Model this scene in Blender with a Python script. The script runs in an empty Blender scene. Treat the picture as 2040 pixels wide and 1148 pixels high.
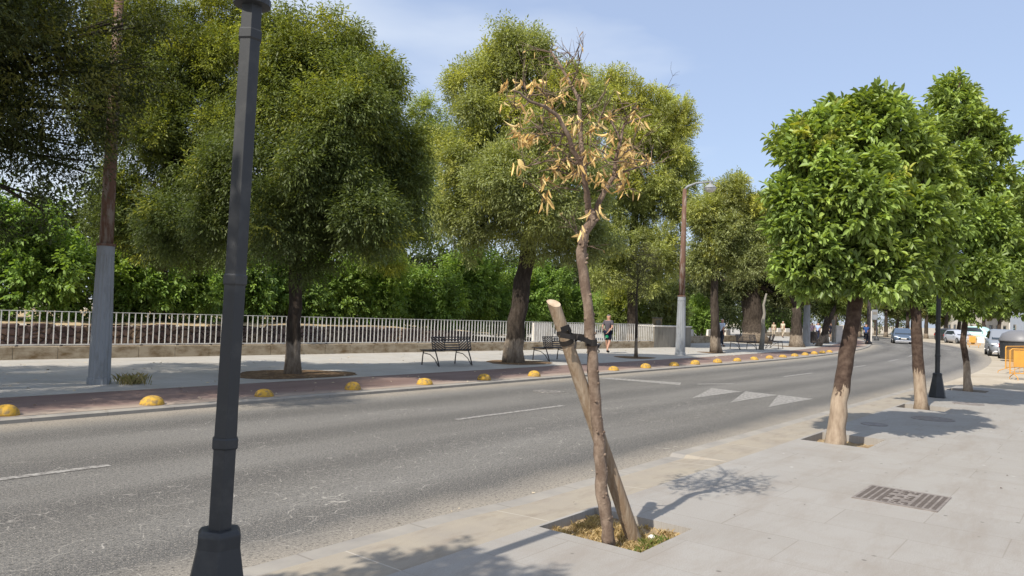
import bpy, bmesh, math, random
import numpy as np
from mathutils import Vector, Matrix
random.seed(7)
S = bpy.context.scene
R = math.radians
# ------------------------------------------------------------------ camera, sky, sun, exposure
F, H, PITCH, ROLL = 1500.0, 1.72, R(1.85), R(2.0)
W_, H_ = 2040.0, 1148.0
_f = np.array([0, math.cos(PITCH), math.sin(PITCH)])
_r0 = np.array([1.0, 0, 0]); _u0 = np.cross(_r0, _f)
_r = math.cos(ROLL)*_r0 + math.sin(ROLL)*_u0
_u = -math.sin(ROLL)*_r0 + math.cos(ROLL)*_u0
cam_d = bpy.data.cameras.new("camera"); cam = bpy.data.objects.new("camera", cam_d)
S.collection.objects.link(cam); S.camera = cam
cam_d.sensor_width = 36; cam_d.lens = 36*F/W_; cam_d.clip_end = 3000; cam_d.clip_start = 0.05
cam.matrix_world = Matrix(((_r[0], _u[0], -_f[0], 0), (_r[1], _u[1], -_f[1], 0), (_r[2], _u[2], -_f[2], H), (0, 0, 0, 1)))
SUN_E = 47.0; SUN_V = (0.62, 0.785)
world = bpy.data.worlds.new("World"); S.world = world; world.use_nodes = True
wn = world.node_tree; wn.nodes.clear()
def N_(t, ty, **k):
    n = t.nodes.new(ty)
    for a, b in k.items(): setattr(n, a, b)
    return n
sky = N_(wn, "ShaderNodeTexSky"); sky.sky_type = 'NISHITA'; sky.sun_disc = False
sky.sun_elevation = R(SUN_E); sky.sun_rotation = math.atan2(-SUN_V[0], -SUN_V[1])
sky.air_density = 1.0; sky.dust_density = 1.8; sky.ozone_density = 1.6; sky.altitude = 100
tc = N_(wn, "ShaderNodeTexCoord"); mp = N_(wn, "ShaderNodeMapping"); mp.inputs['Scale'].default_value = (1.2, 1.2, 4.2)
mp.inputs['Location'].default_value = (0.35, 0.0, 0.3)
nz = N_(wn, "ShaderNodeTexNoise"); nz.inputs['Scale'].default_value = 1.5; nz.inputs['Detail'].default_value = 5; nz.inputs['Roughness'].default_value = .5
cr = N_(wn, "ShaderNodeValToRGB"); cr.color_ramp.elements[0].position = .43; cr.color_ramp.elements[1].position = .8
cr.color_ramp.elements[1].color = (.8, .8, .8, 1)
mx = N_(wn, "ShaderNodeMixRGB"); mx.inputs[2].default_value = (7.2, 7.6, 7.9, 1)
tint = N_(wn, "ShaderNodeMixRGB", blend_type='MIX'); tint.inputs[0].default_value = .42; tint.inputs[2].default_value = (5.3, 6.3, 8.6, 1)
bg = N_(wn, "ShaderNodeBackground"); bg.inputs['Strength'].default_value = 0.1
wo = N_(wn, "ShaderNodeOutputWorld")
L = wn.links.new
L(tc.outputs['Generated'], mp.inputs[0]); L(mp.outputs[0], nz.inputs['Vector']); L(nz.outputs[0], cr.inputs[0])
L(sky.outputs[0], tint.inputs[1]); L(tint.outputs[0], mx.inputs[1]); L(cr.outputs[0], mx.inputs[0]); L(mx.outputs[0], bg.inputs[0]); L(bg.outputs[0], wo.inputs[0])
sd = bpy.data.lights.new("sun", 'SUN'); sd.energy = 4.2; sd.angle = R(.55); sd.color = (1, .93, .82)
sun = bpy.data.objects.new("sun", sd); S.collection.objects.link(sun)
_c = math.cos(R(SUN_E)); sun.rotation_euler = Vector((SUN_V[0]*_c, SUN_V[1]*_c, -math.sin(R(SUN_E)))).to_track_quat('-Z', 'Y').to_euler()
S.view_settings.view_transform = 'Standard'; S.view_settings.look = 'None'; S.view_settings.exposure = 0.5; S.view_settings.gamma = 1
S.cycles.max_bounces = 7; S.cycles.transparent_max_bounces = 8; S.cycles.diffuse_bounces = 4

# ------------------------------------------------------------------ surveying helpers (photo point -> place on the ground)
def ray(px, py): return _f + _r*((px-W_/2)/F) + _u*((H_/2-py)/F)
def G(px, py, z=0.0):
    d = ray(px, py); return Vector(d*((z-H)/d[2])) + Vector((0, 0, H))
def AT(px, py, Y):
    d = ray(px, py); return Vector(d*(Y/d[1])) + Vector((0, 0, H))
US = Vector((.625, .7806, 0)); UN = Vector((.7806, -.625, 0)); ROADA = math.atan2(.7806, .625)
BR, B0, NC = 190.0, 28.0, -8.1
def P(s, n, z=0.0):
    if s > B0:
        th = (s-B0)/BR; r = BR + (n-NC)
        s2 = B0 + r*math.sin(th); n2 = NC - BR + r*math.cos(th)
    else: s2, n2 = s, n
    v = US*s2 + UN*n2; v.z = z; return v
def heading(s): return ROADA + (max(0, s-B0)/BR)
ZP = .06

# ------------------------------------------------------------------ materials
MATS = {}
def mat(name, col, rough=.7, metal=0, spec=.4, noise=None, bump=None, coord='Object', build=None):
    if name in MATS: return MATS[name]
    m = bpy.data.materials.new(name); m.use_nodes = True; t = m.node_tree; b = t.nodes['Principled BSDF']
    b.inputs['Base Color'].default_value = (*col, 1); b.inputs['Roughness'].default_value = rough
    b.inputs['Metallic'].default_value = metal; b.inputs['Specular IOR Level'].default_value = spec
    tcn = N_(t, "ShaderNodeTexCoord"); co = tcn.outputs[coord]
    if noise:   # (scale, colour2, lo, hi[, stretch])
        mpn = N_(t, "ShaderNodeMapping"); t.links.new(co, mpn.inputs[0])
        if len(noise) > 4: mpn.inputs['Scale'].default_value = noise[4]
        nt = N_(t, "ShaderNodeTexNoise"); nt.inputs['Scale'].default_value = noise[0]; nt.inputs['Detail'].default_value = 6; nt.inputs['Roughness'].default_value = .65
        t.links.new(mpn.outputs[0], nt.inputs['Vector'])
        r_ = N_(t, "ShaderNodeMapRange"); r_.inputs[1].default_value = noise[2]; r_.inputs[2].default_value = noise[3]
        t.links.new(nt.outputs[0], r_.inputs[0])
        x = N_(t, "ShaderNodeMixRGB"); x.inputs[1].default_value = (*col, 1); x.inputs[2].default_value = (*noise[1], 1)
        t.links.new(r_.outputs[0], x.inputs[0]); t.links.new(x.outputs[0], b.inputs['Base Color'])
    if bump:    # (scale, strength, distance[, stretch])
        mpn = N_(t, "ShaderNodeMapping"); t.links.new(co, mpn.inputs[0])
        if len(bump) > 3: mpn.inputs['Scale'].default_value = bump[3]
        nt = N_(t, "ShaderNodeTexNoise"); nt.inputs['Scale'].default_value = bump[0]; nt.inputs['Detail'].default_value = 5
        t.links.new(mpn.outputs[0], nt.inputs['Vector'])
        bp = N_(t, "ShaderNodeBump"); bp.inputs['Strength'].default_value = bump[1]; bp.inputs['Distance'].default_value = bump[2]
        t.links.new(nt.outputs[0], bp.inputs['Height']); t.links.new(bp.outputs[0], b.inputs['Normal'])
    if build: build(t, b, co)
    MATS[name] = m; return m
class NT:   # tiny node helper
    def __init__(s, t): s.t = t
    def map(s, co, sc, loc=(0, 0, 0), rot=(0, 0, 0)):
        m = N_(s.t, "ShaderNodeMapping"); m.inputs['Scale'].default_value = sc; m.inputs['Location'].default_value = loc; m.inputs['Rotation'].default_value = rot
        s.t.links.new(co, m.inputs[0]); return m.outputs[0]
    def noise(s, co, sc, det=5, ro=.6, out=0):
        n = N_(s.t, "ShaderNodeTexNoise"); n.inputs['Scale'].default_value = sc; n.inputs['Detail'].default_value = det; n.inputs['Roughness'].default_value = ro
        s.t.links.new(co, n.inputs['Vector']); return n.outputs[out]
    def rng(s, v, a, b, c=0, d=1):
        n = N_(s.t, "ShaderNodeMapRange"); s.t.links.new(v, n.inputs[0])
        for i, q in enumerate((a, b, c, d)): n.inputs[i+1].default_value = q
        return n.outputs[0]
    def mix(s, f, a, b, mode='MIX'):
        n = N_(s.t, "ShaderNodeMixRGB", blend_type=mode)
        for i, q in ((0, f), (1, a), (2, b)):
            if isinstance(q, (int, float)): n.inputs[i].default_value = q
            elif isinstance(q, tuple): n.inputs[i].default_value = (*q, 1)
            else: s.t.links.new(q, n.inputs[i])
        return n.outputs[0]
    def math(s, op, a, b=0, c=0):
        n = N_(s.t, "ShaderNodeMath", operation=op)
        for i, q in enumerate((a, b, c)):
            if isinstance(q, (int, float)): n.inputs[i].default_value = q
            else: s.t.links.new(q, n.inputs[i])
        return n.outputs[0]
    def vor(s, co, sc, feat='DISTANCE_TO_EDGE', out=0, rnd=1):
        n = N_(s.t, "ShaderNodeTexVoronoi", feature=feat); n.inputs['Scale'].default_value = sc; n.inputs['Randomness'].default_value = rnd
        s.t.links.new(co, n.inputs['Vector']); return n.outputs[out]
    def sep(s, co):
        n = N_(s.t, "ShaderNodeSeparateXYZ"); s.t.links.new(co, n.inputs[0]); return n.outputs
    def bump(s, h, st, di):
        n = N_(s.t, "ShaderNodeBump"); n.inputs['Strength'].default_value = st; n.inputs['Distance'].default_value = di
        s.t.links.new(h, n.inputs['Height']); return n.outputs[0]
    def warp(s, co, sc, amt):
        a = s.noise(co, sc, 3, .5, 1)
        n = N_(s.t, "ShaderNodeVectorMath", operation='MULTIPLY_ADD'); s.t.links.new(a, n.inputs[0]); n.inputs[1].default_value = (amt,)*3; s.t.links.new(co, n.inputs[2]); return n.outputs[0]

def b_asphalt(t, b, co):
    q = NT(t); x = q.sep(co)
    fine = q.noise(co, 95, 3, .7); fine2 = q.noise(q.map(co, (1, 1, 1)), 34, 3, .7); big = q.noise(q.map(co, (.16, .8, 1)), 1.0, 4, .6)
    col = q.mix(q.rng(big, .35, .7), (.112, .108, .101), (.165, .16, .15))
    # polished wheel tracks, darker bands along the lanes
    w = q.math('ADD', x[1], q.math('MULTIPLY', q.noise(q.map(co, (.08, .2, 1)), 1, 2), .5))
    band = q.math('SINE', q.math('MULTIPLY', w, 2*math.pi/1.72))
    col = q.mix(q.rng(band, -.3, 1.0, 0, .55), col, (.055, .054, .054))
    # pale dusty edges
    edge = q.rng(q.math('ADD', q.math('ABSOLUTE', q.math('ADD', x[1], 7.8)), q.math('MULTIPLY', q.noise(co, 1.3, 4), .5)), 3.15, 3.75)
    col = q.mix(q.math('MULTIPLY', edge, .72), col, (.33, .29, .235))
    # aggregate speckle
    col = q.mix(q.rng(fine, .54, .66, 0, .8), col, (.44, .40, .34))
    col = q.mix(q.rng(q.noise(co, 48, 2, .6), .56, .66, 0, .5), col, (.36, .33, .28))
    col = q.mix(q.rng(fine2, .48, .34, 0, .7), col, (.03, .029, .028))
    # cracks, worn through in patches
    wc = q.warp(co, 2.2, .28)
    cr1 = q.rng(q.vor(q.map(wc, (.85, 1.3, 1)), 1.7), .009, .0)
    cr2 = q.rng(q.vor(q.map(wc, (.9, 1.5, 1)), 3.4), .016, .0)
    msk = q.rng(q.noise(q.map(co, (.26, .9, 1)), 1.0, 3, .5), .47, .57)
    lane = q.math('MULTIPLY', q.rng(x[1], -5.0, -5.4), q.rng(x[1], -7.4, -6.7))
    msk2 = q.math('MULTIPLY', q.rng(q.noise(q.map(co, (.45, 1.2, 1)), 1.4, 3, .6), .38, .46), lane)
    brk = q.rng(q.noise(co, 7, 3), .44, .58)
    c = q.math('MULTIPLY', q.math('MAXIMUM', q.math('MULTIPLY', cr1, msk), q.math('MULTIPLY', cr2, msk2)), brk)
    c = q.math('MULTIPLY', c, q.rng(x[0], 22, 14))
    col = q.mix(q.math('MULTIPLY', c, .7), col, (.48, .45, .40))
    t.links.new(col, b.inputs['Base Color'])
    t.links.new(q.bump(q.math('ADD', fine, fine2), .75, .006), b.inputs['Normal'])
def b_slabs(t, b, co):
    q = NT(t); x = q.sep(co)
    br = N_(t, "ShaderNodeTexBrick"); br.offset = .5; br.inputs['Scale'].default_value = 1; br.inputs['Brick Width'].default_value = 1.2; br.inputs['Row Height'].default_value = .62
    br.inputs['Mortar Size'].default_value = .005; br.inputs['Mortar Smooth'].default_value = .3; br.inputs['Bias'].default_value = 0
    br.inputs['Color1'].default_value = (.298, .28, .255, 1); br.inputs['Color2'].default_value = (.322, .304, .279, 1); br.inputs['Mortar'].default_value = (.225, .2, .172, 1)
    mpn = q.map(co, (1, 1, 1), (0, -.15, 0), (0, 0, math.pi/2)); t.links.new(mpn, br.inputs[0])
    col = q.mix(q.rng(q.noise(co, 1.1, 6, .6), .35, .7, 0, .6), br.outputs[0], (.355, .343, .322))
    col = q.mix(q.rng(q.noise(q.map(co, (.5, 2, 1), (3, 1, 0), (0, 0, .5)), 1.3, 7, .75), .48, .7, 0, .6), col, (.24, .205, .17))
    col = q.mix(q.rng(q.noise(q.map(co, (1, .4, 1)), 2.3, 5, .7), .53, .75, 0, .5), col, (.27, .235, .2))
    sc = q.rng(q.noise(q.map(co, (3, .5, 1), (0, 0, 0), (0, 0, .6)), 3, 4, .7), .62, .72, 0, .3); col = q.mix(sc, col, (.22, .2, .18))
    wc = q.warp(co, 6, .05)
    sp = q.vor(wc, 5.5, 'F1', 0); sel = q.vor(wc, 5.5, 'F1', 1)
    spot = q.math('MULTIPLY', q.rng(sp, .11, .06), q.math('GREATER_THAN', q.sep(sel)[0], .6)); col = q.mix(q.math('MULTIPLY', spot, .75), col, (.085, .07, .06))
    sp2 = q.vor(q.map(wc, (1, 1, 1), (5.3, 2.1, 0)), 3.1, 'F1', 0); sel2 = q.vor(q.map(wc, (1, 1, 1), (5.3, 2.1, 0)), 3.1, 'F1', 1)
    col = q.mix(q.math('MULTIPLY', q.math('MULTIPLY', q.rng(sp2, .08, .03), q.math('GREATER_THAN', q.sep(sel2)[1], .87)), .8), col, (.58, .56, .53))
    fn = q.noise(co, 110, 2, .7); col = q.mix(q.rng(fn, .4, .65, 0, .4), col, (.2, .18, .16))
    t.links.new(col, b.inputs['Base Color']); t.links.new(q.bump(q.math('ADD', q.math('MULTIPLY', fn, .3), br.outputs['Fac']), -.3, .003), b.inputs['Normal'])
def b_band(t, b, co):
    q = NT(t); x = q.sep(co)
    fr = q.math('FRACT', q.math('DIVIDE', q.math('ADD', x[0], 7.6), 1.55))
    jt = q.rng(q.math('ABSOLUTE', q.math('SUBTRACT', fr, .5)), .494, .4985)
    col = q.mix(q.rng(q.noise(co, 1.6, 6, .65), .35, .7), (.345, .305, .24), (.29, .26, .22))
    col = q.mix(q.rng(q.noise(co, 150, 2), .4, .65, 0, .35), col, (.22, .19, .16))
    col = q.mix(q.rng(q.noise(q.map(co, (.7, 2, 1)), 2.6, 6, .7), .5, .68, 0, .6), col, (.22, .18, .14))
    col = q.mix(q.math('MULTIPLY', jt, .6), col, (.5, .46, .4))
    t.links.new(col, b.inputs['Base Color']); t.links.new(q.bump(q.noise(co, 60, 3), .25, .004), b.inputs['Normal'])
def b_red(t, b, co):
    q = NT(t)
    col = q.mix(q.rng(q.noise(q.map(co, (.4, 1.2, 1)), 1, 6, .65), .3, .72), (.155, .102, .088), (.225, .165, .145))
    col = q.mix(q.rng(q.noise(co, 70, 3, .7), .5, .7, 0, .35), col, (.34, .25, .21))
    e = q.rng(q.math('ADD', q.sep(co)[1], q.math('MULTIPLY', q.noise(co, 1.7, 4), .6)), -12.0, -11.6); col = q.mix(q.math('MULTIPLY', e, .7), col, (.38, .32, .26))
    t.links.new(col, b.inputs['Base Color']); t.links.new(q.bump(q.noise(co, 70, 3), .4, .004), b.inputs['Normal'])
def b_prom(t, b, co):
    q = NT(t)
    br = N_(t, "ShaderNodeTexBrick"); br.inputs['Scale'].default_value = 1; br.inputs['Brick Width'].default_value = .6; br.inputs['Row Height'].default_value = .4
    br.inputs['Mortar Size'].default_value = .006; br.inputs['Color1'].default_value = (.38, .37, .345, 1); br.inputs['Color2'].default_value = (.43, .41, .375, 1); br.inputs['Mortar'].default_value = (.28, .25, .21, 1)
    t.links.new(co, br.inputs[0])
    col = q.mix(q.rng(q.noise(co, .9, 6, .65), .38, .7, 0, .6), br.outputs[0], (.32, .285, .235))
    t.links.new(col, b.inputs['Base Color'])
def b_kerb(t, b, co):
    q = NT(t); x = q.sep(co)
    fr = q.math('FRACT', x[0]); jt = q.rng(q.math('ABSOLUTE', q.math('SUBTRACT', fr, .5)), .488, .497)
    col = q.mix(q.rng(q.noise(co, 2.2, 5), .35, .7), (.24, .225, .205), (.33, .305, .265))
    col = q.mix(q.math('MULTIPLY', jt, .6), col, (.16, .14, .12)); t.links.new(col, b.inputs['Base Color'])
def b_dust(t, b, co):
    q = NT(t)
    col = q.mix(q.rng(q.noise(co, .35, 7, .65), .35, .68), (.34, .29, .22), (.46, .41, .33)); col = q.mix(q.rng(q.noise(co, 9, 5, .7), .5, .7, 0, .4), col, (.24, .2, .155))
    t.links.new(col, b.inputs['Base Color'])
M_asph = mat('asphalt', (.1, .1, .1), .85, spec=.25, coord='UV', build=b_asphalt)
M_slab = mat('granite slabs', (.3, .3, .3), .75, spec=.3, coord='UV', build=b_slabs)
M_band = mat('yellow granite', (.4, .34, .26), .8, spec=.25, coord='UV', build=b_band)
M_red = mat('red asphalt', (.3, .15, .12), .85, spec=.2, coord='UV', build=b_red)
M_prom = mat('promenade paving', (.4, .4, .37), .75, spec=.3, coord='UV', build=b_prom)
M_kerb = mat('kerb stone', (.4, .38, .34), .8, spec=.3, coord='UV', build=b_kerb)
M_dust = mat('dusty ground', (.4, .34, .27), .95, spec=.1, coord='UV', build=b_dust)
M_paint = mat('road paint', (.34, .325, .30), .7, noise=(16, (.13, .12, .11), .42, .60), bump=(60, .4, .004), coord='Object')
M_soil = mat('pit soil', (.36, .27, .155), .95, spec=.1, noise=(14, (.2, .14, .085), .4, .65), bump=(30, .8, .02))
M_black = mat('black cast iron', (.03, .032, .035), .5, metal=0, spec=.4, noise=(5, (.06, .06, .06), .5, .75), bump=(90, .12, .002))
M_rust = mat('rusty pole', (.13, .07, .045), .75, noise=(7, (.24, .2, .17), .5, .62, (1, 1, .25)))
M_grey = mat('peeling grey paint', (.25, .265, .28), .6, noise=(5, (.17, .17, .165), .5, .72, (1, 1, .3)), bump=(40, .2, .004))
M_wood = mat('weathered stake wood', (.22, .155, .10), .85, spec=.2, noise=(9, (.33, .265, .195), .42, .64, (3, 3, .22)), bump=(38, .7, .008, (3, 3, .12)))
M_woodend = mat('cut wood end', (.50, .40, .29), .85, noise=(20, (.36, .27, .18), .4, .65))
def b_bark(t, b, co):
    q = NT(t); z = q.math('ADD', q.sep(co)[2], q.math('MULTIPLY', q.noise(q.map(co, (6, 6, 1.5)), 1.4, 4, .7), .5)); lime = q.rng(z, 1.06, .98)
    dk = q.mix(q.rng(q.noise(q.map(co, (1, 1, .3)), 9, 5, .7), .42, .66), (.04, .031, .024), (.085, .068, .054)); pl = q.mix(q.rng(q.noise(q.map(co, (1, 1, .35)), 10, 5, .7), .35, .65), (.30, .25, .195), (.15, .115, .085))
    t.links.new(q.mix(lime, dk, pl), b.inputs['Base Color']); t.links.new(q.bump(q.noise(q.map(co, (1, 1, .22)), 24, 5, .7), 1.0, .04), b.inputs['Normal'])
M_bark = mat('grey brown bark', (.06, .05, .04), .9, spec=.15, build=b_bark)
M_barkp = mat('unpainted dark bark', (.045, .035, .028), .9, spec=.15, noise=(6, (.09, .075, .06), .45, .68, (1, 1, .35)), bump=(16, 1.0, .05, (1, 1, .22)))
M_dkbark = mat('dead tree bark', (.135, .095, .07), .85, spec=.2, noise=(14, (.27, .205, .155), .45, .68, (1, 1, .6)), bump=(60, .7, .006))
M_rubber = mat('tie strap rubber', (.02, .017, .015), .7, spec=.3)
M_yell = mat('yellow dome paint', (.52, .31, .045), .75, spec=.25, noise=(11, (.24, .17, .08), .46, .62), bump=(25, .5, .01))
M_white = mat('white painted metal', (.74, .72, .68), .45, spec=.4, noise=(4, (.45, .42, .37), .5, .7))
M_conc = mat('stained concrete', (.40, .335, .245), .9, spec=.15, noise=(2.2, (.17, .115, .06), .42, .68, (1, 1, 2)), bump=(25, .5, .01))
M_conc2 = mat('grey concrete', (.26, .24, .205), .9, spec=.15, noise=(2.0, (.17, .155, .13), .42, .68, (2, 2, .4)), bump=(25, .5, .01))
M_pale = mat('pale render', (.66, .62, .56), .85, noise=(1.5, (.5, .46, .4), .45, .7))
M_cream = mat('cream render', (.72, .62, .47), .85, noise=(1.5, (.6, .5, .37), .45, .7))
M_bench = mat('dark bench steel', (.035, .03, .028), .5, spec=.5, noise=(7, (.075, .05, .038), .45, .7))
M_glass = mat('dark glass', (.03, .04, .05), .08, spec=.8)
M_tyre = mat('tyre rubber', (.018, .018, .018), .85)
M_rim = mat('alloy rim', (.45, .46, .48), .3, metal=.8)
M_lens = mat('clear lamp lens', (.75, .78, .82), .15, spec=.8)
M_redl = mat('red lamp lens', (.45, .02, .015), .2, spec=.7)
M_chrome = mat('bright trim', (.7, .7, .72), .2, metal=.9)
M_orange = mat('yellow barrier paint', (.60, .30, .05), .6, noise=(5, (.5, .24, .05), .45, .7))
M_skin = mat('skin', (.42, .23, .155), .6)
M_stonew = None
def b_rubble(t, b, co):
    q = NT(t); wv = q.warp(co, 1.5, .12); v = q.map(wv, (1, 1, 1.4))
    d = q.vor(v, 3.4); c = q.vor(v, 3.4, 'F1', 1)
    col = q.mix(q.sep(c)[0], (.085, .06, .06), (.2, .14, .12)); col = q.mix(q.rng(q.noise(co, 1.1, 5), .5, .66, 0, .8), col, (.33, .24, .15))
    col = q.mix(q.rng(d, .07, .0), col, (.05, .036, .03)); t.links.new(col, b.inputs['Base Color']); t.links.new(q.bump(q.rng(d, 0, .14), 1, .06), b.inputs['Normal'])
M_stonew = mat('old rubble masonry', (.2, .15, .12), .95, spec=.1, build=b_rubble)
M_sand = mat('sandy earth', (.46, .36, .23), .95, spec=.1, noise=(1.4, (.3, .23, .14), .42, .68))
def leafmat(name, rough=.5, spec=.35, trans=.38, warm=(1.35, 1.35, .5)):
    if name in MATS: return MATS[name]
    m = bpy.data.materials.new(name); m.use_nodes = True; t = m.node_tree; b = t.nodes['Principled BSDF']
    a = N_(t, "ShaderNodeAttribute"); a.attribute_name = 'Col'
    t.links.new(a.outputs[0], b.inputs['Base Color']); b.inputs['Roughness'].default_value = rough; b.inputs['Specular IOR Level'].default_value = spec
    mu = N_(t, "ShaderNodeMixRGB", blend_type='MULTIPLY'); mu.inputs[0].default_value = 1; mu.inputs[2].default_value = (*warm, 1); t.links.new(a.outputs[0], mu.inputs[1])
    tr = N_(t, "ShaderNodeBsdfTranslucent"); t.links.new(mu.outputs[0], tr.inputs[0])
    ms = N_(t, "ShaderNodeMixShader"); ms.inputs[0].default_value = trans
    t.links.new(b.outputs[0], ms.inputs[1]); t.links.new(tr.outputs[0], ms.inputs[2]); t.links.new(ms.outputs[0], t.nodes['Material Output'].inputs[0])
    MATS[name] = m; return m
M_leaf = leafmat('small tree leaves'); M_oleaf = leafmat('orange tree leaves', .42, .4, .3, (1.5, 1.4, .4)); M_dry = leafmat('dry leaves', .7, .2, .35, (1.3, 1.1, .8)); M_grass = leafmat('grass blades', .7, .2, .3)

# ------------------------------------------------------------------ object helpers
COL = S.collection
def setp(o, label=None, cat=None, group=None, kind=None):
    if label: o['label'] = label
    if cat: o['category'] = cat
    if group: o['group'] = group
    if kind: o['kind'] = kind
    return o
def thing(name, label, cat, loc=(0, 0, 0), rz=0, group=None):
    o = bpy.data.objects.new(name, None); COL.objects.link(o); o.location = loc; o.rotation_euler = (0, 0, rz); o.empty_display_size = .2
    return setp(o, label, cat, group)
def rotz(a): return Matrix.Rotation(a, 3, 'Z')
class MB:
    def __init__(s): s.v = []; s.f = []; s.uv = None
    def add(s, vs, fs):
        k = len(s.v); s.v += [tuple(p) for p in vs]; s.f += [tuple(i+k for i in f) for f in fs]; return s
    def box(s, c, d, rot=None, taper=1.0):
        hx, hy, hz = d[0]/2, d[1]/2, d[2]/2; vs = []
        for z, k in ((-hz, 1), (hz, taper)):
            for x, y in ((-hx, -hy), (hx, -hy), (hx, hy), (-hx, hy)):
                p = Vector((x*k, y*k, z))
                if rot is not None: p = rot @ p
                vs.append(p + Vector(c))
        return s.add(vs, [(3, 2, 1, 0), (4, 5, 6, 7), (0, 1, 5, 4), (1, 2, 6, 5), (2, 3, 7, 6), (3, 0, 4, 7)])
    def tube(s, pts, rad, n=8, cap=True, jit=0, ph=0, flute=0):
        pts = [Vector(p) for p in pts]
        if not hasattr(rad, '__len__'): rad = [rad]*len(pts)
        vs = []; up = None
        for i, p in enumerate(pts):
            d = (pts[min(i+1, len(pts)-1)] - pts[max(i-1, 0)]).normalized()
            if up is None:
                up = Vector((1, 0, 0)) if abs(d.z) > .6 else Vector((0, 0, 1))
            up = (up - d*up.dot(d))
            if up.length < 1e-4: up = d.orthogonal()
            up.normalize(); w = d.cross(up)
            for k in range(n):
                a = 2*math.pi*k/n + ph; r = rad[i]*(1 + (random.uniform(-jit, jit) if jit else 0))
                if flute and k % 2: r *= (1-flute)
                vs.append(p + up*(math.cos(a)*r) + w*(math.sin(a)*r))
        fs = []
        for i in range(len(pts)-1):
            for k in range(n):
                a, b2 = i*n+k, i*n+(k+1) % n; fs.append((a, b2, b2+n, a+n))
        if cap: fs += [tuple(range(n-1, -1, -1)), tuple((len(pts)-1)*n + k for k in range(n))]
        return s.add(vs, fs)
    def bar(s, a, b2, r, n=6): return s.tube([a, b2], r, n)
    def lathe(s, prof, c=(0, 0, 0), n=20, ph=0, rot=None):
        vs = []
        for r, z in prof:
            for k in range(n):
                a = 2*math.pi*k/n+ph; p = Vector((r*math.cos(a), r*math.sin(a), z))
                if rot is not None: p = rot @ p
                vs.append(p + Vector(c))
        fs = [(i*n+k, i*n+(k+1) % n, (i+1)*n+(k+1) % n, (i+1)*n+k) for i in range(len(prof)-1) for k in range(n)]
        fs += [tuple(range(n-1, -1, -1)), tuple((len(prof)-1)*n+k for k in range(n))]
        return s.add(vs, fs)
    def build(s, name, m, parent=None, smooth=False, bevel=0):
        me = bpy.data.meshes.new(name); me.from_pydata(s.v, [], s.f); me.update()
        if s.uv:
            ul = me.uv_layers.new(name='UVMap'); vi = np.empty(len(me.loops), dtype=np.int32); me.loops.foreach_get('vertex_index', vi)
            ul.data.foreach_set('uv', np.array(s.uv, dtype=np.float32)[vi].ravel())
        for mm in (m if isinstance(m, (list, tuple)) else [m]): me.materials.append(mm)
        o = bpy.data.objects.new(name, me); COL.objects.link(o); o.parent = parent
        if smooth: me.polygons.foreach_set('use_smooth', [True]*len(me.polygons))
        if bevel:
            bv = o.modifiers.new('bevel', 'BEVEL'); bv.width = bevel; bv.segments = 2; bv.limit_method = 'ANGLE'
        return o
def copy_tree(o, parent=None):
    c = o.copy(); COL.objects.link(c); c.parent = parent
    for ch in list(o.children): copy_tree(ch, c)
    return c
def strip(name, srange, n0, n1, z, m, kind='structure', zf=None, ns=1, thick=0, parent=None):
    """sheet following the road in (s,n) with UV in metres; optional side faces down by thick"""
    b = MB(); b.uv = []; w = ns+1
    for s in srange:
        a, c = (n0(s) if callable(n0) else n0), (n1(s) if callable(n1) else n1)
        for j in range(w):
            n = a + (c-a)*j/ns; b.v.append(tuple(P(s, n, zf(s) if zf else z))); b.uv.append((s, n))
    K = len(srange)
    for i in range(K-1):
        for j in range(ns): b.f.append((i*w+j, i*w+j+1, (i+1)*w+j+1, (i+1)*w+j))
    if thick:
        for col in (0, ns):
            k = len(b.v)
            for i in range(K):
                p = b.v[i*w+col]; b.v.append((p[0], p[1], p[2]-thick)); b.uv.append((b.uv[i*w+col][0], b.uv[i*w+col][1]+.05))
            for i in range(K-1):
                b.f.append((i*w+col, (i+1)*w+col, k+i+1, k+i))
    o = b.build(name, m, parent)
    if kind: o['kind'] = kind
    return o
def fr(a, b, st):
    r = []; x = a
    while x < b-1e-6: r.append(x); x += st
    return r+[b]

# ------------------------------------------------------------------ ground, road, pavements
g = MB(); g.uv = []
for x in range(-8, 9):
    for y in range(-3, 14):
        g.v.append((x*90, y*90, -.035)); g.uv.append((x*90, y*90))
for i in range(16):
    for j in range(16): g.f.append((i*17+j, (i+1)*17+j, (i+1)*17+j+1, i*17+j+1))
g.build('ground', M_dust)['kind'] = 'structure'
ss = fr(-30, 28, 4) + fr(31, 190, 3)
strip('road', ss, -11.5, -4.1, 0, M_asph)
strip('kerb_far', ss, -11.78, -11.5, ZP-.01, M_kerb, thick=.09)
strip('cycle_lane', ss, lambda s: -14.0 - (1.2 if 8 < s < 9.5 else 0), -11.784, ZP-.006, M_red, thick=.06)
strip('promenade', ss, -23.2 , -14.0, ZP, M_prom, thick=.1)
strip('park_floor', fr(38, 190, 4), -60, -23.2, ZP-.004, M_prom, thick=.1)
# near kerb band with the dropped, sloping stretch
def zband(s):
    if s < 4.3: return .12
    if s < 5.2: return .12 - .035*(s-4.3)/.9
    if s < 8.25: return .085
    return .12
sb = fr(-12, 4.2, 2) + [4.3, 4.6, 4.9, 5.2, 6.2, 7.2, 8.22, 8.28] + fr(9, 23, 2)
strip('kerb_near', sb, -4.1, -3.92, 0, M_kerb, zf=lambda s: zband(s)-.004, thick=.13)
kb = strip('kerb_band', sb, -3.92, -3.39, 0, M_band, zf=zband, thick=.13)
for i in range(len(sb)): kb.data.vertices[i*2+1].co.z = .118; kb.data.vertices[i*2].co.z = zband(sb[i])
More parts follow.
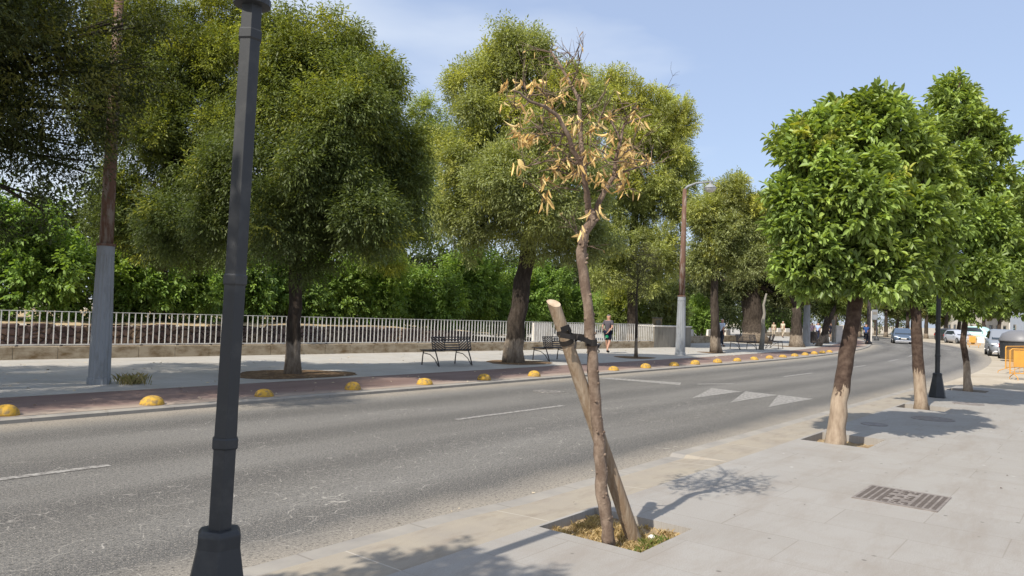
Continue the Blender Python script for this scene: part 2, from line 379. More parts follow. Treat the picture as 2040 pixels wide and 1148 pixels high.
# pavement with the recessed tree pits cut out
PITS = [(4.62, 5.42, -3.36, -2.5), (10.6, 11.6, -3.34, -2.48), (16.4, 17.3, -3.36, -2.5), (22.2, 23.0, -3.36, -2.5), (-1.9, -1.0, -3.36, -2.5)]
S_END = 24.2
sbk = sorted(set([-12, -8, -4, 0, 2, 8, 14, 20, S_END] + [p[0] for p in PITS] + [p[1] for p in PITS])); nbk = [-3.39, -3.36, -3.34, -2.5, -2.48, -1, 2, 6, 14]
b = MB(); b.uv = []
idx = {}
def vid(s, n, z=.12, tag=0):
    k = (s, n, z, tag)
    if k not in idx: idx[k] = len(b.v); b.v.append(tuple(P(s, n, z))); b.uv.append((s, n))
    return idx[k]
def inpit(sm, nm): return any(p[0] < sm < p[1] and p[2] < nm < p[3] for p in PITS)
for i in range(len(sbk)-1):
    for j in range(len(nbk)-1):
        if inpit((sbk[i]+sbk[i+1])/2, (nbk[j]+nbk[j+1])/2): continue
        b.f.append((vid(sbk[i], nbk[j]), vid(sbk[i], nbk[j+1]), vid(sbk[i+1], nbk[j+1]), vid(sbk[i+1], nbk[j])))
def wall_(s0, n0, s1, n1, z0=-.02): b.f.append((vid(s0, n0, .12, 1), vid(s1, n1, .12, 1), vid(s1, n1, z0, 1), vid(s0, n0, z0, 1)))
for p in PITS:
    wall_(p[0], p[2], p[1], p[2]); wall_(p[1], p[2], p[1], p[3]); wall_(p[1], p[3], p[0], p[3]); wall_(p[0], p[3], p[0], p[2])
wall_(-12, -3.39, S_END, -3.39); wall_(S_END, -3.39, S_END, 14); 
b.build('pavement', M_slab)['kind'] = 'structure'
# soil in the pits
for k, p in enumerate(PITS):
    m = MB(); n = 14
    for i in range(n+1):
        for j in range(n+1):
            s = p[0]+(p[1]-p[0])*i/n; q = p[2]+(p[3]-p[2])*j/n
            m.v.append(tuple(P(s, q, (.05 if k == 0 else .015) + random.uniform(-.012, .018))))
    for i in range(n):
        for j in range(n): m.f.append((i*(n+1)+j, (i+1)*(n+1)+j, (i+1)*(n+1)+j+1, i*(n+1)+j+1))
    m.build('pit_soil', M_soil, smooth=True)['kind'] = 'structure'
# round soil beds on the promenade
def bed(s, n, rs, rn, name='soil_bed'):
    m = MB(); c = P(s, n, ZP+.012); vs = [c]; K = 36
    for k in range(K):
        a = 2*math.pi*k/K; w = 1 + .08*math.sin(3*a) + random.uniform(-.04, .04)
        vs.append(P(s+math.cos(a)*rs*w, n+math.sin(a)*rn*w, ZP+.004))
    m.add(vs, [(0, 1+k, 1+(k+1) % K) for k in range(K)]); o = m.build(name, M_soilb); o['kind'] = 'structure'
M_soilb = mat('dry leaf litter soil', (.13, .085, .05), .95, spec=.1, noise=(7, (.30, .2, .11), .5, .68), bump=(18, .8, .03))
bed(10.9, -15.3, 1.5, 1.15); bed(19.8, -15.5, 1.25, 1.0); bed(27.1, -15.2, .95, .8); bed(36, -15.5, .8, .7); bed(53, -15.8, 1.2, .9)
# road markings: thin worn paint sheets
def flat(name, pts, z, m, kind='structure'):
    q = MB(); q.add([Vector((p[0], p[1], z)) for p in pts], [tuple(range(len(pts)))]); o = q.build(name, m); o['kind'] = kind; return o
for s0 in (-7.5, .6, 8.8, 23.8, 31.3, 39.5, 47.5, 55.5, 63.5, 71.5, 79.5):
    ps = [P(s0+k, -8.13) for k in (0, 1, 2, 2.95)] + [P(s0+k, -8.02) for k in (2.95, 2, 1, 0)]; flat('lane_marking', ps, .005, M_paint)
for s0, n0 in ((15.2, -7.12), (15.2, -6.25), (15.1, -5.42)):   # three give-way-like teeth on the speed hump
    flat('road_marking', [P(s0, n0+.02), P(s0+2.7, n0-.72), P(s0+2.55, n0+.12)], .005, M_paint)
flat('road_marking', [P(17.6, -11.1), P(17.9, -8.7), P(18.6, -9.0), P(18.05, -11.0)], .005, M_paint)
flat('road_marking', [P(18.55, -8.5), P(19.6, -7.95), P(19.75, -8.05), P(18.7, -8.6)], .005, M_paint)
for k in range(9):
    n0 = -11.2+k*.82; flat('road_marking', [P(67.0, n0), P(67.0, n0+.45), P(67.9, n0+.45), P(67.9, n0)], .006, M_paint)
strip('parking_bay', fr(24.3, 190, 4), -4.1, 30, .006, M_dust)

# ------------------------------------------------------------------ foliage
rng = np.random.default_rng(11)
def rdir(n):
    v = rng.normal(size=(n, 3)); return v/np.linalg.norm(v, axis=1)[:, None]
def foliage(name, parent, blobs, count, leaf, palette, m, K=7, sub=14, subr=.34, twig=.35, droop=.35, seed=1, big=False, shell=.55, width=.42, zmin=None, colvar=.2, up=.25):
    """blobs: (centre, rx, ry, rz). Leaves grow on short twigs gathered in sub-clumps near each blob's surface."""
    global rng
    rng = np.random.default_rng(seed)
    vol = np.array([b[1]*b[2]*b[3] for b in blobs])**.75; per = np.maximum(1, (vol/vol.sum()*count/K)).astype(int)
    Ps = []; Ds = []; Cs = []
    pal = np.array([p[:3] for p in palette]); pw = np.array([p[3] for p in palette]); pw = pw/pw.sum()
    zlo = min(b[0][2]-b[3] for b in blobs); zhi = max(b[0][2]+b[3] for b in blobs); lum = pal.sum(1); hot = (lum > np.median(lum)*1.3).astype(float)  # brightest palette entries; weighted upward so sunlit crown tops are in the leaf colour
    for (c, rx, ry, rz), n in zip(blobs, per):
        c = np.array(c); rad = np.array([rx, ry, rz]); ns = max(4, int(sub))
        sd_ = rdir(ns); sc = c + sd_*rad*(rng.uniform(.35, .86, ns)[:, None]); sr = subr*rng.uniform(.65, 1.3, ns)
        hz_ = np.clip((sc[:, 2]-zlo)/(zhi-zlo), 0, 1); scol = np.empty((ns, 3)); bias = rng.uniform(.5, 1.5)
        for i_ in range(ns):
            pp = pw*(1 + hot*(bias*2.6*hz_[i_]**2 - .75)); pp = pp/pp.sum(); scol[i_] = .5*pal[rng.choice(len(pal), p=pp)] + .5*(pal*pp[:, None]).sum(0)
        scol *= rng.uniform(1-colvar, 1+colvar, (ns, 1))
        w = rng.choice(ns, n); d = rdir(n)
        far_ = np.where(rng.random(n) < .10, rng.uniform(1.05, 1.55, n), 1.0)
        pos = sc[w] + d*rad*(sr[w]*far_*(rng.uniform(shell**3, 1, n)**(1/3)))[:, None]
        out = pos-c; out /= np.linalg.norm(out, axis=1)[:, None]+1e-6
        Ps.append(pos); Ds.append(out*.7 + d*.6 + np.array([0, 0, up])); Cs.append(scol[w]*rng.uniform(.85, 1.15, (n, 1)))
    pos = np.vstack(Ps); D = np.vstack(Ds) + .5*rdir(len(pos)); D /= np.linalg.norm(D, axis=1)[:, None]; C = np.vstack(Cs)
    if zmin is not None: k = pos[:, 2] > zmin; pos, D, C = pos[k], D[k], C[k]
    n = len(pos); t = np.tile(np.linspace(0, 1, K), n); pos = np.repeat(pos, K, 0); D = np.repeat(D, K, 0); C = np.repeat(C, K, 0)
    N = len(pos)
    pos = pos + D*(t*twig)[:, None]
    sg_ = np.tile(np.where(np.arange(K) % 2, 1.0, -1.0), n)[:, None]; r = np.repeat(rdir(n), K, 0); side = np.cross(D, r); side /= np.linalg.norm(side, axis=1)[:, None]+1e-6
    side = side*sg_*(1 - .75*(t[:, None] > .99)) + rdir(N)*.28
    ld = D*(.45+.5*t)[:, None] + side*1.0 + np.array([0, 0, -droop]); ld /= np.linalg.norm(ld, axis=1)[:, None]
    ref = rdir(N)*.7 + np.array([0, 0, 1.0]); wd = np.cross(ld, ref); wd /= np.linalg.norm(wd, axis=1)[:, None]+1e-6
    nr = np.cross(wd, ld)
    Ln = leaf*rng.uniform(.7, 1.25, N); Wd = Ln*width*rng.uniform(.8, 1.15, N)
    base = pos; Lv = ld*Ln[:, None]; Wv = wd*(Wd/2)[:, None]; Nv = nr*(Wd*.22)[:, None]
    col = C*rng.uniform(.82, 1.2, (N, 1))
    if big:
        V = np.stack([base, base+Lv*.3+Wv*.85+Nv, base+Lv*.68+Wv*.8+Nv*.9, base+Lv-nr*(Ln*.12)[:, None], base+Lv*.68-Wv*.8+Nv*.9, base+Lv*.3-Wv*.85+Nv], 1)
        nv = 6; q = np.array([[0, 1, 2, 3], [0, 3, 4, 5]]); 
    else:
        V = np.stack([base, base+Lv*.45+Wv+Nv, base+Lv, base+Lv*.45-Wv+Nv], 1); nv = 4; q = np.array([[0, 1, 2], [0, 2, 3]])
    V = V.reshape(-1, 3); fn = q.shape[1]
    Fx = (q[None] + (np.arange(N)*nv)[:, None, None]).reshape(-1)
    me = bpy.data.meshes.new(name); me.vertices.add(len(V)); me.vertices.foreach_set('co', V.astype(np.float32).ravel())
    nf = N*2; me.loops.add(nf*fn); me.loops.foreach_set('vertex_index', Fx.astype(np.int32)); me.polygons.add(nf)
    me.polygons.foreach_set('loop_start', np.arange(0, nf*fn, fn, dtype=np.int32)); me.polygons.foreach_set('loop_total', np.full(nf, fn, dtype=np.int32))
    me.update(calc_edges=True)
    at = me.attributes.new('Col', 'FLOAT_COLOR', 'FACE'); ca = np.ones((nf, 4), dtype=np.float32); ca[:, :3] = np.repeat(np.clip(col, 0, 1), 2, 0); at.data.foreach_set('color', ca.ravel())
    me.materials.append(m)
    o = bpy.data.objects.new(name, me); COL.objects.link(o); o.parent = parent; return o
def PB(px, py, rx, ry, Y, th=.9):     # a crown lobe seen at a photo point, at distance Y: real centre and radii
    c = AT(px, py, Y); k = Y/F; a, c2 = rx*k, ry*k
    return (tuple(c), a, (a+c2)/2*th, c2)
OLIVE = [(.20, .26, .08, 4), (.16, .215, .07, 3), (.32, .36, .07, 2), (.46, .46, .07, 1.2)]
DARK = [(.045, .058, .02, 5), (.06, .075, .022, 3), (.17, .16, .03, 1.2)]
GREYG = [(.26, .295, .14, 4), (.22, .255, .12, 3), (.38, .40, .12, 2), (.52, .50, .10, 1.4)]
BRIGHT = [(.22, .33, .075, 4), (.16, .26, .065, 3), (.33, .43, .09, 2.2), (.09, .14, .04, 1.5)]
ORNG = [(.19, .27, .07, 5), (.24, .335, .08, 4), (.34, .42, .11, 2.6), (.13, .195, .055, 2), (.52, .48, .09, .25)]
FAR = [(.12, .15, .07, 4), (.17, .195, .075, 2), (.24, .22, .05, 1)]
def limb_tree(name, label, base, trunk_pts, trunk_r, blobs, count, leaf, pal, group=None, cat='tree', bark=M_bark, seed=1, lm=None, K=7, sub=22, twig=.35, extra=None, nl=2, **kw):
    """trunk_pts in world space; base is the foot of the trunk"""
    base = Vector(base); t = thing(name, label, cat, base, 0, group); random.seed(seed)
    m = MB(); pts = [Vector(p)-base for p in trunk_pts]; pts[0].z -= .06
    fine = [pts[0]]; rr = [trunk_r[0]*1.22]
    for i in range(len(pts)-1):
        for q in (.35, .7, 1):
            fine.append(pts[i].lerp(pts[i+1], q) + Vector((random.uniform(-1, 1), random.uniform(-1, 1), 0))*trunk_r[i]*.13); rr.append(trunk_r[i]+(trunk_r[i+1]-trunk_r[i])*q)
    m.tube(fine, rr, 12, jit=.07)
    top = pts[-1]
    for (c, rx, ry, rz) in blobs:
        c = Vector(c)-base
        for k in range(nl):
            e = c + Vector((random.uniform(-.6, .6)*rx, random.uniform(-.6, .6)*ry, random.uniform(-.4, .7)*rz)); mid = top.lerp(e, .5) + Vector((random.uniform(-.2, .2), random.uniform(-.2, .2), .12))*min(rx, 1.5)
            r0 = trunk_r[-1]*.55; m.tube([top - (top-pts[-2]).normalized()*.15*k, mid, e], [r0, r0*.6, r0*.18], 6, jit=.08)
            for _ in range(2):
                e2 = e + Vector((random.uniform(-.5, .5)*rx, random.uniform(-.5, .5)*ry, random.uniform(-.1, .6)*rz)); m.tube([mid.lerp(e, .5), e2], [r0*.35, r0*.08], 5)
    if extra: extra(m, base)
    m.build('trunk', bark, t, smooth=True)
    bl = [((c[0]-base.x, c[1]-base.y, c[2]-base.z), a, b2, d) for (c, a, b2, d) in blobs]
    sat = []
    for (c, a, b2, d) in bl:
        for _ in range(3):
            v = Vector((random.gauss(0, 1), random.gauss(0, 1), random.gauss(.35, .8))).normalized(); q = random.uniform(.22, .42)
            sat.append(((c[0]+v.x*a*.95, c[1]+v.y*b2*.95, c[2]+v.z*d*.95), a*q, b2*q, d*q*random.uniform(.8, 1.5)))
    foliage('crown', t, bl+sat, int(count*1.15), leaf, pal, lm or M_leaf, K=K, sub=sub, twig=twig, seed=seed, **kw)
    return t
def pt(px, py, Y): return AT(px, py, Y)
def fan(m, base, px, py, Y, n, L_):
    for _ in range(n):
        x, y, y0 = px+random.uniform(-40, 40), py+random.uniform(-10, 60), Y+random.uniform(-1, 1); a = random.uniform(-.5, .7); l = L_*random.uniform(.5, 1); pts = [pt(x, y, y0)-base]
        for k in range(4):
            a += random.uniform(-.22, .22); x += math.sin(a)*l/4; y -= math.cos(a)*l/4; pts.append(pt(x, y, y0)-base)
            for _2 in range(3):
                b2 = a+random.choice((-1, 1))*random.uniform(.3, .8); ll = l*random.uniform(.1, .3); m.tube([pts[-1], pt(x+math.sin(b2)*ll*.5, y-math.cos(b2)*ll*.5, y0)-base, pt(x+math.sin(b2+.2)*ll, y-math.cos(b2+.2)*ll, y0+.2)-base], [.010*Y/42, .008*Y/42, .005*Y/42], 3, cap=False)
        m.tube(pts, [.03*Y/42, .022*Y/42, .016*Y/42, .011*Y/42, .007*Y/42], 4)
GP = 'street trees along the promenade'
# tree whose crown fills the top left corner
b0 = P(1.6, -15.4, ZP)
def ex0(m, base):
    A = [pt(-330, 420, 11.5), pt(-90, 385, 11.6), pt(40, 340, 11.8), pt(130, 312, 12), pt(205, 285, 12.2)]
    m.tube([a-base for a in A], [.16, .12, .085, .06, .03], 9, jit=.08)
    A = [pt(-200, 250, 11.5), pt(-20, 130, 11.4), pt(60, 62, 11.2), pt(130, 55, 11.2)]; m.tube([a-base for a in A], [.1, .06, .035, .02], 7)
    for k in range(46):
        x = random.uniform(-60, 110); y = random.uniform(-10, 300); d = random.uniform(-1, 1); l = random.uniform(30, 100)
        Y = random.uniform(9.8, 11); m.tube([pt(x, y, Y)-base, pt(x+l*.5, y-l*.2*d+8, Y)-base, pt(x+l, y-l*.35*d, Y+.2)-base], [.009, .006, .002], 4)
limb_tree('street_tree', 'dark leafy tree filling the top left corner with a thick limb and fine bare twigs', b0,
    [b0, b0+Vector((.1, 0, 2.2)), pt(-330, 420, 11.5), pt(-300, 200, 11.5)], [.3, .22, .2, .14],
    [PB(-60, 60, 150, 110, 11.8), PB(40, 20, 95, 70, 11.6), PB(25, 130, 70, 70, 11.9), PB(-50, 230, 120, 90, 11.6), PB(45, 235, 62, 70, 12), PB(60, 330, 72, 52, 12.2), PB(-30, 300, 80, 60, 12),
     PB(165, 345, 45, 60, 12.3), PB(82, 430, 26, 44, 12.4), PB(-10, 470, 32, 40, 12.4), PB(130, 120, 48, 42, 12.4), PB(-300, 50, 200, 200, 11.5)] + [(tuple(P(s_, n_, z_)), 1.9, 1.9, 1.5) for s_, n_, z_ in ((-3.5, -17.5, 5.2), (-1, -16.8, 6.2), (1.2, -18.2, 5.6), (3.0, -17.6, 7.2), (-2.5, -19.5, 6.2), (-5.5, -16.5, 5.4), (4.2, -13.6, 5.6), (2.2, -12.9, 6.2), (0, -13.8, 5.2), (3.2, -15, 6.8), (-3, -13.5, 5.6))] + [PB(222, 255, 46, 56, 13.3), PB(252, 160, 52, 50, 13.4), PB(170, 280, 40, 40, 13.2), PB(235, 35, 62, 40, 13.6), PB(190, 120, 36, 36, 13.4), PB(300, 70, 40, 40, 13.8)], 330000, .085, DARK, group=GP, seed=3, nl=1, sub=14, subr=.4, width=.36, colvar=.22)
# lone branches dropping in at the very top left (yellow leaves)
bA = AT(325, 690, 29); bA.z = 0
limb_tree('bank_tree', 'tall olive tree behind the railing, its crown right behind the rusty street light', bA,
    [bA, bA+Vector((.1, -.5, 2.4)), pt(330, 400, 26), pt(345, 230, 24.6)], [.2, .16, .15, .1],
    [PB(270, 420, 95, 80, 24), PB(385, 410, 95, 95, 24.3), PB(280, 270, 100, 105, 24.5), PB(390, 270, 105, 110, 24.8), PB(240, 120, 85, 90, 24.6), PB(345, 130, 95, 100, 24.8), PB(250, 25, 75, 60, 24.4), PB(440, 130, 62, 90, 25), PB(455, 40, 60, 70, 25.5), PB(345, 40, 50, 50, 25),
     PB(190, 210, 50, 70, 24), PB(440, 480, 60, 60, 24), PB(300, 480, 60, 45, 23.8), PB(370, 490, 60, 45, 24)], 240000, .12, [(.10, .135, .042, 4), (.085, .115, .04, 3), (.28, .30, .055, 1.8), (.50, .49, .07, 1.2)], seed=5, sub=30, subr=.27, width=.33, colvar=.22)
b1 = P(10.92, -15.4, ZP)
limb_tree('street_tree', 'dense dark tree in a round soil bed left of the first bench', b1,
    [b1, pt(587, 640, 18.1), pt(589, 560, 18.1), pt(592, 470, 18.1)], [.185, .165, .16, .15],
    [PB(470, 440, 95, 75, 18.3), PB(600, 450, 115, 85, 17.7), PB(725, 435, 105, 70, 18.2), PB(800, 400, 62, 70, 18.4), PB(330, 455, 62, 62, 18.6), PB(520, 330, 110, 95, 17.8), PB(660, 320, 120, 100, 17.9), PB(770, 300, 72, 85, 18.4),
     PB(560, 200, 95, 95, 18), PB(690, 190, 95, 90, 18.1), PB(545, 85, 62, 62, 18.2), PB(660, 95, 75, 62, 18.3), PB(755, 160, 52, 62, 18.6), PB(610, 130, 70, 70, 17.8), PB(720, 440, 84, 66, 16.4), PB(640, 330, 90, 84, 16.3), PB(560, 440, 84, 66, 16.6), PB(680, 230, 80, 80, 16.5), PB(820, 300, 30, 40, 18.5)], 260000, .105, [(.085, .118, .045, 5), (.115, .15, .05, 3), (.27, .30, .06, 1.3), (.46, .46, .07, 1.2)], group=GP, seed=8, sub=30, subr=.27, width=.34, droop=.6, colvar=.22)
# trees on the bank seen between the first two crowns
bB = P(25, -31, 0)
limb_tree('bank_tree', 'low light green tree in the gap between the two large promenade trees', bB,
    [bB, bB+Vector((.1, .1, 2)), bB+Vector((0, 0, 4))], [.2, .16, .1],
    [PB(820, 330, 60, 62, 36), PB(870, 290, 50, 52, 37), PB(850, 420, 85, 70, 35), PB(760, 480, 80, 60, 35), PB(845, 215, 22, 34, 37)], 60000, .14, OLIVE, seed=12, sub=16, width=.35)
b2 = P(19.69, -15.6, ZP)
limb_tree('street_tree', 'large leaning tree with a thick dark trunk between the two benches', b2,
    [b2, pt(1030, 640, 25), pt(1042, 560, 25), pt(1052, 500, 25), pt(1060, 400, 25)], [.34, .30, .27, .25, .2],
    [PB(1030, 95, 62, 58, 25), PB(1055, 160, 72, 60, 25.2), PB(940, 185, 62, 52, 25), PB(985, 140, 52, 56, 25), PB(1110, 190, 76, 62, 25.2), PB(990, 250, 90, 75, 24.8), PB(930, 320, 66, 80, 24.9), PB(1040, 340, 90, 90, 24.4), PB(960, 440, 80, 62, 24.8), PB(1070, 460, 80, 55, 24.4), PB(1130, 250, 70, 80, 25.2), PB(1150, 370, 80, 85, 25), PB(1150, 480, 70, 52, 24.8), PB(900, 420, 40, 40, 25), PB(1080, 420, 90, 62, 22.6), PB(1000, 360, 80, 66, 22.6), PB(1120, 300, 74, 70, 22.8)],
    240000, .12, GREYG, group=GP, seed=21, sub=30, subr=.27, width=.34, colvar=.2)
bC = AT(1258, 690, 42.5); bC.z = 0
limb_tree('bank_tree', 'broad yellow green tree behind the railing with bare twigs on its top', bC,
    [bC, bC+Vector((-.1, 0, 3)), pt(1265, 430, 42.5), pt(1270, 320, 42.5)], [.3, .24, .2, .14],
    [PB(1190, 190, 62, 55, 42), PB(1250, 200, 62, 50, 42), PB(1310, 215, 46, 46, 42.2), PB(1240, 270, 75, 75, 42), PB(1310, 270, 66, 70, 42.3), PB(1345, 330, 45, 60, 42.3), PB(1230, 380, 80, 75, 42), PB(1320, 400, 60, 62, 42), PB(1250, 480, 80, 60, 42), PB(1320, 500, 48, 60, 41.5), PB(1210, 540, 50, 50, 42), PB(1290, 560, 40, 45, 41.5), PB(1350, 400, 28, 50, 42)],
    150000, .17, [(.35, .38, .14, 4), (.29, .33, .13, 3), (.52, .51, .12, 2.6), (.21, .25, .10, 1.5)], seed=23, sub=30, subr=.27, width=.34, colvar=.3,
    extra=lambda m, base: fan(m, base, 1290, 250, 42.4, 14, 120))
b15 = G(1267, 713, ZP)
limb_tree('young_tree', 'thin straight trunk with grey bare twigs standing left of the pale street light', b15,
    [b15, pt(1268, 640, 30.5), pt(1268, 600, 30.5), pt(1270, 560, 30.5)], [.07, .055, .05, .03],
    [PB(1262, 560, 26, 32, 30.5), PB(1285, 520, 30, 30, 30.6)], 3500, .07, [(.10, .095, .05, 1)], seed=25, sub=8, width=.3,
    extra=lambda m, base: [m.tube([pt(1268, 605-k*6, 30.5)-base, pt(1268+random.choice((-1, 1))*random.uniform(15, 34), 590-k*6+random.uniform(-22, 14), 30.5+random.uniform(-.5, .5))-base], [.012, .004], 4) for k in range(18)])
b3 = P(35.85, -15.5, ZP); b3 = G(1427, 703, ZP)
limb_tree('street_tree', 'tree with a whitened trunk foot, a man in a pale shirt behind it', b3,
    [b3, pt(1425, 640, 37.5), pt(1423, 575, 37.5), pt(1425, 500, 37.5)], [.27, .22, .19, .13],
    [PB(1405, 430, 42, 40, 37.5), PB(1460, 395, 48, 48, 37.6), PB(1430, 480, 55, 48, 37.2), PB(1490, 450, 52, 50, 37.6), PB(1480, 520, 55, 34, 37.4), PB(1400, 525, 32, 26, 37.5), PB(1535, 500, 36, 40, 38)],
    70000, .16, GREYG, group=GP, seed=31, sub=16, width=.34, colvar=.2)
bg_ = G(1503, 684, ZP)
limb_tree('old_tree', 'old tree with a very broad ribbed trunk behind the far bench', bg_,
    [bg_, pt(1500, 650, 57), pt(1497, 600, 57), pt(1492, 560, 57)], [1.0, .85, .74, .6],
    [PB(1460, 560, 50, 34, 57), PB(1530, 560, 62, 38, 57), PB(1500, 500, 90, 50, 57), PB(1590, 520, 60, 50, 57.5), PB(1560, 450, 62, 52, 58), PB(1400, 545, 40, 36, 57), PB(1510, 420, 50, 40, 58), PB(1560, 590, 30, 22, 57)],
    70000, .22, [(.14, .145, .06, 3), (.09, .115, .05, 3), (.21, .2, .06, 1.5)], seed=33, sub=15, width=.36)
for i, (x, y, tw, crown, lab) in enumerate([
        (1587, 691, 26, [(1590, 560, 48, 42), (1560, 520, 40, 40), (1620, 540, 40, 36)], 'dark brown trunk flaring at its foot beside a grey pole on the promenade'),
        (1642, 684, 15, [(1640, 570, 42, 34), (1660, 530, 42, 40)], 'slim grey brown trunk right of the striding walkers'),
        (1630, 690, 11, [(1668, 600, 26, 22)], 'dark trunk leaning steeply to the right beside the litter bin'),
        (1659, 680, 9, [(1690, 585, 40, 30)], 'thin far trunk left of the white post'),
        (1690, 672, 14, [(1700, 560, 45, 40), (1730, 600, 36, 30)], 'far shaded trunk seen left of the nearest orange tree')]):
    bb = G(x, y, ZP); Y = bb.y; lean = 34 if 'leaning' in lab else (10 if i else 0)
    limb_tree('street_tree', lab, bb, [bb, pt(x+lean*.45, y-38, Y), pt(x+lean, y-78, Y)], [tw*Y/F/2*1.05, tw*Y/F/2*.8, tw*Y/F/2*.65],
        [PB(cx, cy, rx, ry, Y+.5) for cx, cy, rx, ry in crown], 24000, .22, GREYG if i % 2 else OLIVE, group='far promenade trees', seed=40+i, sub=12, width=.4)
# far trees across the end of the street
FT = [(1785, 666, 1790, 608, 40, 30, 135, BRIGHT, 'far light green tree directly behind the oncoming car'), (1830, 666, 1825, 560, 46, 40, 130, FAR, 'tall far tree above the second orange tree trunk'), (1745, 666, 1742, 560, 46, 40, 130, FAR, 'tall far tree above the road sign'), (1868, 666, 1866, 630, 22, 18, 125, FAR, 'small far tree between the second orange trunk and the far black lamp'), (1990, 668, 1992, 610, 40, 30, 112, FAR, 'far tree right behind the silver grey parked car'), (1765, 668, 1765, 600, 46, 34, 112, FAR, 'far olive crown right above the oncoming car'), (1712, 664, 1712, 590, 40, 40, 105, [(.11, .12, .05, 1), (.16, .14, .04, 1)], 'far tree with yellowish leaves right of the cyclist'),
      (1808, 664, 1808, 592, 40, 34, 118, [(.12, .115, .045, 3), (.2, .16, .03, 1.5)], 'far ochre tinted tree behind the oncoming car'), (1845, 668, 1846, 600, 40, 36, 110, FAR, 'far green tree right behind the second orange tree trunk'),
      (1885, 668, 1886, 596, 40, 34, 108, BRIGHT, 'far tree with thin dark trunk left of the black lamp post'), (1907, 668, 1915, 590, 40, 30, 112, FAR, 'far tree with thin trunk behind the parked dark car'),
      (1960, 668, 1960, 585, 44, 34, 120, FAR, 'far tree in front of the pale building, left of the grey parked car'), (1660, 662, 1655, 560, 60, 50, 120, FAR, 'tall far tree closing the promenade'), (2030, 668, 2030, 570, 52, 44, 118, FAR, 'far tree at the right edge in front of the pale building')]
for i, (x, y, cx, cy, rx, ry, Y, pal, lab) in enumerate(FT):
    bb = AT(x, y, Y); bb.z = -.03; tp = pt(cx, cy+ry*.6, Y)
    limb_tree('far_tree', lab, bb, [bb, bb.lerp(tp, .5), tp], [.3, .25, .18], [PB(cx-rx*.35, cy, rx*.6, ry*.8, Y), PB(cx+rx*.4, cy+4, rx*.55, ry*.75, Y+1), PB(cx, cy-ry*.5, rx*.55, ry*.55, Y)], 14000, .34, pal, group='trees across the far end of the street', seed=60+i, sub=10, width=.5)
# riverside thicket behind the railing: one mass of shrubs nobody could count
tb = []; random.seed(5)
for k in range(34):
    s = -8 + k*1.62; hgt = 2.9 + .7*math.sin(k*1.3) + random.uniform(-.4, .5) + (2.5 if s < 5 else .6) + (.5 if 30 < s < 40 else 0)
    c = P(min(s, 27.9), -28.2 - random.uniform(0, 1.2), .8 + hgt*.5) if s <= 27.9 else P(s, -27.6 - random.uniform(0, 1.2), .8+hgt*.5)
    tb.append((tuple(c), random.uniform(1.2, 1.7), random.uniform(1.1, 1.5), hgt*.56))
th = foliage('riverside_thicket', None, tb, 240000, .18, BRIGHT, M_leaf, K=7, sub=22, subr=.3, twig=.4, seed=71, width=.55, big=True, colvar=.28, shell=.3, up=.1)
setp(th, 'mass of bright green shrubs growing along the river bank behind the white railing', 'thicket', kind='stuff')
tb = []
for k in range(22):
    s = -14 + k*4.4; c = P(s, -36.5 - random.uniform(0, 3), 3.4 if s > 6 else 2.6); tb.append((tuple(c), 3.4, 2.4, 4.2 if s > 6 else 3.0))
th = foliage('far_bank_wood', None, tb, 110000, .34, [(.045, .06, .022, 4), (.07, .095, .03, 2)], M_leaf, K=7, sub=22, subr=.34, twig=.6, seed=73, width=.5, shell=.2)
setp(th, 'dark wood on the far side of the river seen behind the shrubs', 'woodland', kind='stuff')
def shrub(label, px, py, rx, ry, Y, pal, n, leaf, seed):
    c = AT(px, py, Y); b_ = Vector((c.x, c.y, 0)); t = thing('shrub', label, 'shrub', b_, 0, 'shrubs beside the promenade'); m = MB(); k = Y/F
    for i in range(5): a = i*1.26; m.tube([(0, 0, -.05), (math.cos(a)*rx*k*.3, math.sin(a)*rx*k*.3, c.z*.5), (math.cos(a)*rx*k*.6, math.sin(a)*rx*k*.6, c.z)], [.05, .035, .015], 6)
    m.build('stems', M_barkp, t); foliage('foliage', t, [((0, 0, c.z), rx*k, rx*k*.8, ry*k), ((rx*k*.4, .2, c.z*.7), rx*k*.7, rx*k*.6, ry*k*.8), ((-rx*k*.5, .1, c.z*.6), rx*k*.6, rx*k*.6, ry*k*.7)], n, leaf, pal, M_leaf, sub=16, twig=.35, seed=seed, width=.5)
shrub('pale green shrub between the concrete block and the pale street light', 1330, 600, 40, 48, 47.5, GREYG, 16000, .15, 201)
shrub('bright shrub just right of the pale street light behind the low wall', 1395, 628, 36, 34, 58, BRIGHT, 12000, .17, 203)
shrub('sunlit yellow green shrub behind the pale seat backs left of the flaring trunk', 1560, 628, 50, 28, 100, BRIGHT, 12000, .28, 205)
shrub('dark shrub at the left of the concrete block behind the railing end', 1245, 605, 46, 52, 47.5, OLIVE, 16000, .15, 207)
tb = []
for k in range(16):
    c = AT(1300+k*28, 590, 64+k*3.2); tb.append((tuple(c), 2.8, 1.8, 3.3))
th = foliage('shaded_undergrowth', None, tb, 60000, .3, [(.05, .065, .022, 4), (.09, .12, .03, 1)], M_leaf, K=7, sub=20, subr=.34, twig=.5, seed=77, width=.5, shell=.2)  # deep shade under the trees is put into these very dark leaf colours
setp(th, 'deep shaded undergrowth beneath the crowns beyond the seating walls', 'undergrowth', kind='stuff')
tb = []
for k in range(16):
    c = AT(1330+k*48, 612, 150+8*math.sin(k*2)); tb.append((tuple(c), 4.2, 3, 5.4 if k < 10 else 2.4))
th = foliage('distant_wood', None, tb, 45000, .42, FAR, M_leaf, K=7, sub=16, subr=.34, twig=.9, seed=75, width=.6)
setp(th, 'distant belt of trees closing the view along the street', 'woodland', kind='stuff')
